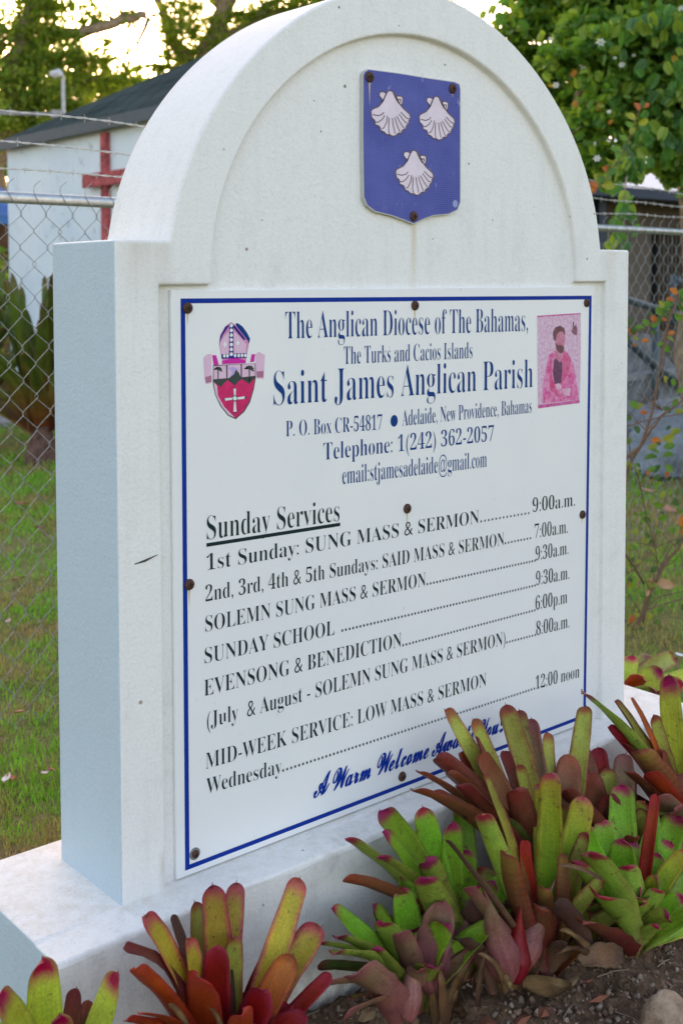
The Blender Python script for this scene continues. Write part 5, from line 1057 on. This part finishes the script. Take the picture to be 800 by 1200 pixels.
tree('tall drooping tree standing above the ridge of the dark chapel roof', g0(250, 22), [
    (215, 20, 42, 21.5), (250, 45, 45, 22), (200, 60, 26, 22), (290, 20, 42, 22), (320, 45, 34, 22), (240, -30, 55, 22), (330, -10, 50, 22), (185, -40, 40, 22), (190, 85, 22, 22), (265, 90, 34, 22), (380, 10, 60, 22), (400, -80, 110, 22), (300, -100, 110, 22), (180, -120, 90, 22), (450, 60, 90, 22.5), (470, -40, 110, 22), (220, 70, 30, 22), (165, 95, 20, 23), (140, 125, 30, 23), (175, 130, 26, 23), (110, 150, 30, 23), (225, 110, 30, 23), (180, 100, 24, 22), (205, 35, 28, 22), (150, 60, 12, 22), (345, 25, 26, 22), (270, 70, 30, 22)],
    85000, .082, M_FOL, ([(258, 150, 22), (245, 60, 22), (262, 10, 22), (280, -80, 22)], .34, .12),
    [([(240, 90, 22), (205, 50, 22), (190, 10, 22), (182, -40, 22)], .15, .06), ([(250, 60, 22), (300, 20, 22), (350, -20, 22)], .14, .05), ([(205, 80, 22), (180, 75, 22.2), (150, 82, 22.4)], .06, .02), ([(175, 20, 21.5), (162, 50, 21.6), (158, 75, 21.6)], .05, .02), ([(300, 20, 22), (400, 0, 22), (470, 10, 22)], .12, .04), ([(262, 10, 22), (200, -60, 22), (180, -120, 22)], .12, .04), ([(262, 10, 22), (320, -70, 22), (400, -90, 22)], .12, .04)], 8)
bs = empty('bush', g0(-4, 14.2)); tag(bs, 'low green bush in front of the brown hut beyond the chapel corner', 'bush')
bo_, _ = leaf_cloud('foliage', [tuple(dep(-12, 300, 14.2)), tuple(dep(-2, 330, 14)), tuple(dep(-30, 350, 14)), tuple(dep(-60, 300, 14.4)), tuple(dep(-8, 380, 13.6)), tuple(dep(-40, 410, 13.6))], [.26, .25, .5, .55, .3, .5], 5000, .07, M_ORCH, None, seed=44); adopt(bo_, bs); tag(bo_, kind='stuff')
branch([g0(-10, 14.1), dep(-12, 330, 14.1), dep(-20, 280, 14.2)], .03, .01, 'stem', bs)
tree('dull brown-green tree low between the lamp post and the chapel roof', g0(120, 27), [
    (110, 110, 60, 26), (60, 130, 60, 26), (160, 130, 50, 26), (40, 175, 60, 27), (0, 200, 60, 26), (230, 130, 50, 27), (300, 120, 60, 27), (-60, 200, 90, 27), (90, 180, 70, 27)],
    15000, .14, fol_mat('dull_foliage', [(.2, (.06, .06, .02)), (.6, (.11, .09, .035)), (.9, (.12, .13, .03))], .3), ([(120, 220, 26), (115, 130, 26)], .3, .15), [([(115, 150, 26), (60, 130, 26)], .1, .04), ([(115, 150, 26), (170, 120, 26), (230, 120, 26)], .1, .04)], 12)

# white-flowering orchid tree above the right-hand fence
ot = empty('orchid_tree', tuple(g0(820, 7.6))); tag(ot, 'dense rounded-leaf tree with white flowers over the right-hand fence', 'tree')
oc = [(640, 10, 50, 8.2), (600, 30, 22, 8.6), (690, 60, 62, 7.6), (640, 95, 34, 8.3), (760, 60, 80, 7.3), (720, 130, 56, 7.4), (770, 165, 48, 7.2), (675, 150, 32, 7.9), (700, 185, 26, 7.7), (820, 120, 90, 7.3), (740, -20, 90, 7.6), (650, -40, 55, 8.2), (850, 20, 110, 7.6), (780, -90, 130, 8), (900, 150, 90, 7.8), (960, 60, 120, 8), (735, 200, 18, 6.9), (712, 215, 14, 7.0), (880, -80, 130, 8), (670, 20, 50, 8.8), (800, 200, 34, 7.4), (655, 125, 24, 8.8), (622, 70, 30, 8.8), (640, 140, 26, 9), (668, 185, 26, 9), (690, 205, 20, 9), (606, 48, 14, 8.6), (730, 100, 60, 8.6)]
OC = [tuple(dep(c[0], c[1], c[3])) for c in oc]; ORR = [c[2] * c[3] / FPX for c in oc]
fo, LP = leaf_cloud('foliage', OC, ORR, 60000, .066, M_ORCH, None, lobes=True, seed=21); adopt(fo, ot); tag(fo, kind='stuff')
branch([g0(820, 7.6), dep(815, 250, 7.6), dep(800, 150, 7.6), dep(780, 60, 7.6)], .11, .06, 'trunk', ot)
for L in (((800, 150, 7.6), (740, 120, 7.6), (690, 90, 7.8), (640, 40, 8.2)), ((805, 190, 7.6), (760, 170, 7.4), (720, 190, 7.3)), ((780, 60, 7.6), (760, -20, 7.6), (740, -80, 7.8)), ((800, 120, 7.6), (860, 60, 7.8), (920, 20, 8)), ((790, 100, 7.6), (735, 60, 7.5), (700, 30, 7.7)), ((690, 90, 7.8), (672, 130, 8), (668, 150, 8))):
    branch([dep(*q) for q in L], .05, .012, 'limb', ot)
def lobe_leaf_mesh(name, s, m):
    V, F = [], []
    prof = [(0, -.55), (.2, -.55), (.36, -.32), (.40, 0), (.36, .38), (.24, .64), (.1, .56), (0, .30), (-.1, .56), (-.24, .64), (-.36, .38), (-.40, 0), (-.36, -.32), (-.2, -.55)]
    for x, y in prof: V.append((x * s, y * s, abs(x) * .7 * s - .12 * s * y * y))
    V.append((0, 0, -.01 * s)); n = len(prof)
    for i in range(n): F.append((i, (i + 1) % n, n))
    me = bpy.data.meshes.new(name); me.from_pydata(V, [], F); me.materials.append(m); me.update(); return me
M_ORL = [fol_mat('green_orchid_leaf', [(0, (.06, .18, .04)), (1, (.11, .24, .05))], .4), fol_mat('light_orchid_leaf', [(0, (.17, .29, .04)), (1, (.26, .34, .05))], .35), fol_mat('blue_green_orchid_leaf', [(0, (.045, .13, .05)), (1, (.08, .16, .06))], .3), fol_mat('yellow_orchid_leaf', [(0, (.42, .27, .03)), (1, (.45, .3, .04))], .35), fol_mat('orange_orchid_leaf', [(0, (.40, .17, .03)), (1, (.42, .18, .03))], .3)]
OL = [lobe_leaf_mesh('orchid_leaf_%d' % i, .070, m) for i, m in enumerate(M_ORL)]
# the three hundred leaves nearest the camera that the photograph shows
cand = []
for p in LP:
    q = Vector(p) - CAM; Z = -(MR.transposed() @ q).z; u = CX + FPX * (MR.transposed() @ q).x / Z; v_ = CY - FPX * (MR.transposed() @ q).y / Z
    if 560 < u < 810 and -10 < v_ < 240: cand.append((Z + random.random() * .3, p))
cand.sort(key=lambda c: c[0])
def put_leaf(me, P, s, name, parent, rot=None):
    o = bpy.data.objects.new(name, me); C.objects.link(o); o.location = Vector(P) - parent.location; o.scale = (s, s, s)
    o.rotation_euler = rot or (random.uniform(.3, 1.6), random.uniform(-.6, .6), random.uniform(0, 6.28)); o.parent = parent; return o
for i, (Z, p) in enumerate(cand[:262]):
    toc = (CAM - Vector(p)).normalized(); q = (toc + Vector((random.gauss(0, .45), random.gauss(0, .45), random.gauss(.25, .4)))).normalized().to_track_quat('Z', 'Y').to_euler(); q.rotate_axis('Z', random.uniform(2.2, 4.1))
    put_leaf(OL[random.choices(range(5), (56, 26, 17, .7, .3))[0]], Vector(p) + toc * .1, random.uniform(.7, 1.2), 'leaf', ot, q)
for (px, py, Z, kk, s) in ((674, 42 + 80, 7.3, 4, .9), (645, 100, 7.6, 3, .8), (703, 125, 7.2, 3, 1.2), (715, 143, 7.1, 4, .7), (790, 70, 6.9, 3, 1.1), (672, 86, 7.3, 4, 1.0), (684, 38, 7.3, 1, 1), (577, 12, 8, 1, .9), (585, 22, 8, 0, 1.1), (600, 8, 8, 1, .9), (566, 18, 8, 1, .8), (590, 2, 8, 0, 1.), (612, 30, 8, 0, 1.),
    (722, 222, 6.6, 0, 1), (738, 238, 6.4, 0, 1.0), (727, 245, 6.4, 0, 1.1), (738, 255, 6.4, 2, .9), (722, 262, 6.4, 0, 1.), (744, 270, 6.4, 0, .9), (730, 232, 6.5, 1, 1.), (718, 282, 6.4, 1, .9), (732, 250, 6.4, 0, .9), (741, 246, 6.4, 1, .8), (712, 290, 6.4, 1, .8), (733, 290, 6.4, 2, .9), (725, 275, 6.4, 0, 1)):
    P = dep(px, py, Z); toc = (CAM - P).normalized(); q = (toc + Vector((random.gauss(0, .3), random.gauss(0, .3), .2))).normalized().to_track_quat('Z', 'Y').to_euler(); q.rotate_axis('Z', random.uniform(2.2, 4.1)); put_leaf(OL[kk], P, s * (.6 if kk > 2 else 1.1), 'leaf', ot, q)
branch([dep(735, 200, 6.8), dep(730, 235, 6.45), dep(732, 270, 6.4), dep(720, 292, 6.42)], .006, .003, 'hanging_twig', ot, k_=5)
M_PETAL = fol_mat('white_petal', [(0, (.75, .76, .78)), (1, (.8, .8, .8))], .3)
V, F = [], []
for i in range(6):
    a = i * PI / 3; c, s_ = math.cos(a), math.sin(a); n = len(V)
    for (x, y, z) in ((.004, 0, 0), (.03, .013, .01), (.055, .004, .004), (.03, -.013, .01)): V.append((x * c - y * s_, x * s_ + y * c, z))
    F.append((n, n + 1, n + 2, n + 3))
FM_ = bpy.data.meshes.new('orchid_flower'); FM_.from_pydata(V, [], F); FM_.materials.append(M_PETAL)
for (px, py, s) in ((703, 50, 1), (683, 77, 1), (728, 76, .7), (778, 40, .9), (794, 60, 1), (651, 100, .8), (699, 186, .8), (645, 46, .6), (742, 65, .4), (713, 131, .5), (797, 10, .6), (776, 170, .5), (720, 68, .4)):
    P = dep(px, py, 7.0 if px > 690 else 7.4); q = (CAM - P).normalized(); q = (q + Vector((0, 0, .5))).normalized().to_track_quat('Z', 'Y').to_euler(); o = put_leaf(FM_, P, s * .6, 'flower', ot, q)

# ------------------------------------------------------------------ twiggy shrub between monument and fence
M_TWIG = simple('brown_twig', (.15, .09, .055), .85, .35, 40, .2, 0, .003, 90)
sh = empty('twiggy_shrub', on(742, 800, 1, 1.0)); sh.location.z = GZ; tag(sh, 'sparse twiggy shrub with reddish green leaves between monument and right-hand fence', 'shrub')
def stem(pts, r0, r1, y=1.0, name='stem'):
    P = [on(a, b, 1, y + (c if len(q) > 2 else 0)) for q in pts for a, b, c in [(q + (0,))[:3]]]; return branch(P, r0, r1, name, sh, M_TWIG, 6)
stem([(728, 830), (733, 765), (750, 722), (763, 690), (777, 663), (800, 633), (830, 600)], .010, .006)
stem([(742, 800), (748, 750), (760, 700), (766, 672)], .008, .005); stem([(733, 650), (745, 668), (754, 684)], .006, .004); stem([(728, 595), (736, 545), (747, 527), (757, 505), (765, 478), (771, 440), (777, 402), (784, 372), (793, 350), (806, 325)], .007, .0042)
stem([(718, 545), (738, 533), (752, 521), (763, 503), (775, 487), (788, 478), (805, 463)], .0065, .004); stem([(728, 501), (752, 494), (775, 488), (810, 484)], .0032, .0022); stem([(742, 543), (750, 570), (758, 610), (768, 645), (771, 672)], .0026, .0026)
stem([(733, 760), (760, 738), (780, 735), (812, 731)], .0035, .002); stem([(758, 714), (785, 706), (812, 697)], .0032, .002); stem([(733, 735), (770, 700), (812, 690)], .003, .002); stem([(725, 400), (735, 396), (755, 384), (770, 375), (787, 362)], .0028, .002)
stem([(778, 455), (776, 430), (781, 400), (782, 372), (790, 355)], .0018, .0014); stem([(740, 550), (737, 520), (735, 505)], .003, .0015); stem([(736, 672), (770, 640), (800, 628)], .003, .002); stem([(765, 690), (775, 660), (786, 640)], .005, .003); stem([(728, 700), (745, 660), (768, 640)], .003, .002)
stem([(692, 229), (712, 207), (728, 180), (741, 150), (749, 128)], .0032, .0018, 1.35, 'shoot'); stem([(640, 190), (652, 172), (668, 158), (680, 148)], .0025, .0015, 1.4, 'shoot')
def shrub_leaf_mesh(name, m):
    V, F = [], []; n = 7
    for i in range(n):
        t = i / (n - 1); hw = .34 * math.sin(PI * (.03 + t * .94)) ** .75
        for u in (-1, 0, 1): V.append((u * hw, t, abs(u) * hw * .5 - .25 * (t - .4) ** 2))
    for i in range(n - 1):
        for j in (0, 1): a = i * 3 + j; F.append((a, a + 1, a + 4, a + 3))
    me = bpy.data.meshes.new(name); me.from_pydata(V, [], F); me.materials.append(m); me.polygons.foreach_set('use_smooth', [True] * len(me.polygons)); return me
SL = [shrub_leaf_mesh('shrub_leaf_%d' % i, fol_mat(nm, [(0, a), (1, b)], .35)) for i, (nm, a, b) in enumerate((('fresh_green_shrub_leaf', (.07, .17, .02), (.1, .2, .03)), ('yellow_green_shrub_leaf', (.17, .23, .03), (.22, .23, .03)), ('red_edged_shrub_leaf', (.30, .07, .03), (.3, .12, .03)), ('orange_shrub_leaf', (.38, .11, .02), (.36, .15, .03)), ('dark_green_shrub_leaf', (.035, .09, .02), (.05, .11, .02))))]
def sl_put(px, py, kk, L, ang, y=1.0):
    if kk == 3 and random.random() < .6: kk = random.choice((0, 1, 4))
    L *= .88
    P = on(px, py, 1, y); toc = (CAM - P).normalized(); s = L * depth(P) / FPX
    up = MR @ Vector((math.cos(math.radians(ang)), math.sin(math.radians(ang)), 0)); n_ = (toc + Vector((random.gauss(0, .35), random.gauss(0, .35), random.gauss(.2, .3)))).normalized()
    x_ = up.cross(n_).normalized(); n_ = x_.cross(up).normalized(); M_ = Matrix((x_, up, n_)).transposed().to_4x4()
    o = bpy.data.objects.new('leaf', SL[kk]); C.objects.link(o); o.parent = sh; o.matrix_local = Matrix.Translation(P - sh.location) @ M_ @ Matrix.Scale(s, 4)
for q in ((750, 128, 3, 12, 70), (749, 130, 2, 13, 120), (753, 126, 2, 10, 30), (744, 140, 1, 15, 150), (747, 145, 1, 15, 20), (741, 150, 0, 12, 140), (738, 158, 1, 12, 60), (735, 165, 0, 13, 150), (733, 172, 0, 11, 40), (728, 180, 0, 17, 150), (730, 177, 4, 12, 60), (722, 190, 1, 16, 160), (724, 188, 0, 14, 100), (718, 200, 2, 15, 165), (716, 203, 0, 14, 110), (708, 212, 1, 17, 150), (706, 215, 0, 15, 110), (704, 217, 1, 18, -5), (700, 222, 2, 15, 140), (697, 226, 3, 12, 120), (712, 206, 0, 15, 40)): sl_put(*q, 1.35)
for q in ((793, 345, 3, 13, 140), (790, 352, 2, 12, 170), (795, 350, 0, 16, 60), (788, 355, 0, 16, 200), (786, 365, 0, 15, 160), (782, 372, 4, 14, 130), (790, 368, 0, 13, -40), (775, 370, 0, 14, 120), (768, 378, 2, 12, 120), (770, 376, 0, 12, 230), (760, 383, 0, 13, 130), (755, 385, 0, 14, 175), (745, 392, 2, 14, 150), (742, 392, 4, 12, 90), (738, 396, 0, 14, 200), (735, 398, 4, 14, 110), (728, 400, 0, 16, 170), (780, 395, 1, 12, -30), (782, 392, 3, 10, 20), (778, 404, 0, 12, -60), (777, 402, 0, 10, 200), (779, 448, 1, 9, 90), (733, 402, 0, 15, 240), (800, 352, 0, 14, 30), (796, 360, 4, 14, -20),
          (748, 478, 0, 15, 150), (745, 480, 1, 12, 40), (740, 490, 4, 12, 180), (790, 452, 0, 10, 110), (792, 460, 0, 11, 40), (788, 476, 0, 12, 60), (785, 484, 3, 13, 140), (790, 484, 1, 12, 20), (800, 490, 0, 14, -10), (775, 515, 1, 17, 10), (774, 518, 3, 14, 165), (777, 525, 0, 16, 20), (770, 522, 1, 14, 200), (772, 532, 3, 12, 150), (776, 535, 0, 15, 15), (770, 535, 0, 17, 190), (773, 545, 4, 13, 230), (778, 545, 0, 14, -40), (785, 510, 1, 16, 30), (768, 548, 0, 12, 200), (735, 540, 1, 13, -80), (742, 556, 0, 14, 170), (748, 508, 4, 12, 120), (740, 515, 0, 13, 200),
          (781, 560, 2, 10, 80), (775, 565, 0, 12, 200), (765, 590, 0, 13, -20), (772, 583, 1, 12, 40), (770, 608, 0, 14, 10), (762, 612, 4, 12, 150), (800, 618, 3, 16, 100), (797, 625, 3, 14, 30), (748, 625, 1, 12, 170), (752, 640, 1, 13, 60), (745, 640, 0, 12, 200), (740, 690, 1, 12, 120), (757, 688, 1, 14, 20), (760, 695, 0, 13, 200), (745, 706, 0, 12, 120), (737, 730, 2, 13, 60), (740, 722, 3, 11, 10), (760, 728, 1, 13, 90), (765, 730, 3, 10, 20), (790, 735, 1, 16, 170), (795, 733, 1, 17, 10), (790, 745, 0, 13, 200), (785, 748, 0, 12, -60), (798, 742, 1, 13, -20), (800, 716, 3, 10, 100)): sl_put(*q)
for i in range(60):                          # smaller leaves scattered on the finer twigs
    px, py = random.choice(((790, 350), (775, 372), (757, 384), (742, 395), (745, 480), (745, 550), (752, 590), (770, 520), (775, 540), (760, 610), (750, 640), (765, 655), (750, 690), (765, 700), (785, 620), (795, 640), (780, 700), (745, 730), (760, 745), (785, 740), (795, 600), (740, 660)))
    sl_put(px + random.gauss(0, 8), py + random.gauss(0, 9), random.choices((0, 1, 2, 3, 4), (44, 10, 8, 1, 37))[0], random.uniform(6, 11), random.uniform(0, 360), 1.0 + random.uniform(-.12, .2))
for i in range(34):
    px, py = random.choice(((760, 690), (750, 720), (775, 665), (757, 505), (765, 640), (745, 740), (790, 640), (775, 480))); a = random.uniform(.2, 2.9); L_ = random.uniform(18, 48)
    y0 = 1.0 + random.uniform(-.1, .15); P0, P2 = on(px, py, 1, y0), on(px + math.cos(a) * L_, py - math.sin(a) * L_, 1, y0 + random.uniform(-.1, .1)); branch([P0, P0.lerp(P2, .5) + Vector((0, 0, random.uniform(-.012, .012))), P2], .0022, .0009, 'twig', sh, M_TWIG, 4)
M_DRYB = LM['dry']
for i, (px, py, L, wd, rot, lab) in enumerate(((746, 684, .05, .03, (1.2, 1.2, .3), 'small curled tan dead leaf caught upright in the shrub'), (760, 682, .05, .03, (1.0, .3, .9), 'middle tan dead leaf caught in the shrub beside the monument'), (779, 685, .085, .042, (1.1, .15, -.5), 'largest tan dead leaf caught in the shrub twigs'), (757, 695, .035, .02, (1.2, -.5, .2), 'tiny tan dead leaf hanging under the others in the shrub'))):
    dry_leaf(lab, on(px, py, 1, .97), L, wd, rot, simple('tan_dead_leaf_%d' % i, (.42, .24, .12), .8, .25, 30), .4)

# ------------------------------------------------------------------ big rosettes on the far lawn
def rosette(label, px, py, Z, n, L, seed, group='large dark rosettes on the far lawn'):
    rr = random.Random(seed); b_ = dep(px, py, Z); b_.z = GZ; r = empty('rosette_plant', b_); tag(r, label, 'plant', group)
    for i in range(n):
        a = i * 2.399 + rr.uniform(-.3, .3); el = rr.uniform(.35, 1.35) if i > n // 3 else rr.uniform(1.0, 1.5); l_ = L * rr.uniform(.75, 1.1)
        T_ = b_ + Vector((math.cos(a) * math.cos(el) * l_, math.sin(a) * math.cos(el) * l_, math.sin(el) * l_ + .25)); F_ = b_ + Vector((math.cos(a) * .05, math.sin(a) * .05, .25))
        blade(F_, T_, rr.uniform(.15, .21), rr.choice(['agave', 'agave', 'agave', 'agave']), parent=r, bend=rr.uniform(.1, .4), nv=13, nu=4, sag=.0 if el > 1 else .12, basew=1.0, tipw=.35)
    k = MB(); k.lathe(b_, [(.15, -.05), (.13, .06), (.10, .16), (.07, .28)], 10); k.build('stump', simple('fibrous_stump', (.13, .075, .06), .95, .5, 20, .1, 0, .03, 30), r)
    return r
rosette('dark green rosette with upright pointed leaves in front of the chapel wall', 50, 535, 9.3, 34, 1.25, 3)
rosette('dark green rosette at the left edge, further from the chapel corner', -30, 520, 10.2, 30, 1.35, 6)
# leaves and petals lying on the lawn
for i, (px, py, s, c, lab) in enumerate(((25, 592, .10, (.30, .10, .06), 'reddish brown fallen leaf on the lawn seen left of the monument'), (46, 620, .09, (.33, .12, .07), 'second reddish fallen leaf a little nearer on the lawn'), (26, 816 + 20, .05, (.38, .2, .1), 'small orange-brown fallen leaf on the lawn'), (8, 915, .045, (.62, .58, .54), 'crumpled white petal on the grass by the left edge'), (14, 914, .035, (.42, .16, .08), 'brown scrap beside the white petal on the grass'), (53, 908, .03, (.55, .46, .42), 'pale scrap on the grass near the foot of the blue pillar side'), (60, 905, .04, (.33, .15, .08), 'brown leaf on the grass near the foot of the blue pillar side'), (22, 680, .06, (.3, .13, .07), 'small brown leaf halfway up the left lawn'), (10, 730, .05, (.4, .3, .2), 'pale leaf on the left lawn'), (797, 770, .04, (.7, .7, .7), 'white petal on the lawn at the right edge'), (780, 775, .05, (.4, .26, .14), 'tan leaf on the lawn near the right edge'), (792, 552, .2, (.32, .12, .07), 'reddish brown leaf below the tarpaulin'), (765, 548, .15, (.32, .17, .1), 'brown leaf by the end of the ramp'), (785, 600, .12, (.4, .2, .12), 'pinkish brown leaf on the lawn behind the shrub'), (760, 577, .12, (.42, .24, .14), 'tan leaf on the lawn beyond the shrub'))):
    p = on(px, py, 2, GZ + .012); dry_leaf(lab, p + Vector((0, 0, .006)), s, s * .5, (.2, .15, i * 1.3), simple('fallen_leaf_%d' % i, c, .85, .25, 40), .3)
# low seedlings by the far path
for i, (px, py) in enumerate(((27, 535), (8, 555))): pass
# tree line that closes the horizon
def far_line():
    cs, rs = [], []
    for i in range(120):
        a = i / 120 * 2 * PI + rng.uniform(-.02, .02); d = rng.uniform(42, 60); cs.append((CAM.x + math.sin(a) * d, CAM.y + math.cos(a) * d, rng.uniform(.5, 3.6))); rs.append(rng.uniform(3, 4.6))
    o, _ = leaf_cloud('distant_trees', cs, rs, 60000, .5, M_FOLD, None, seed=31); return o
tag(far_line(), kind='stuff')
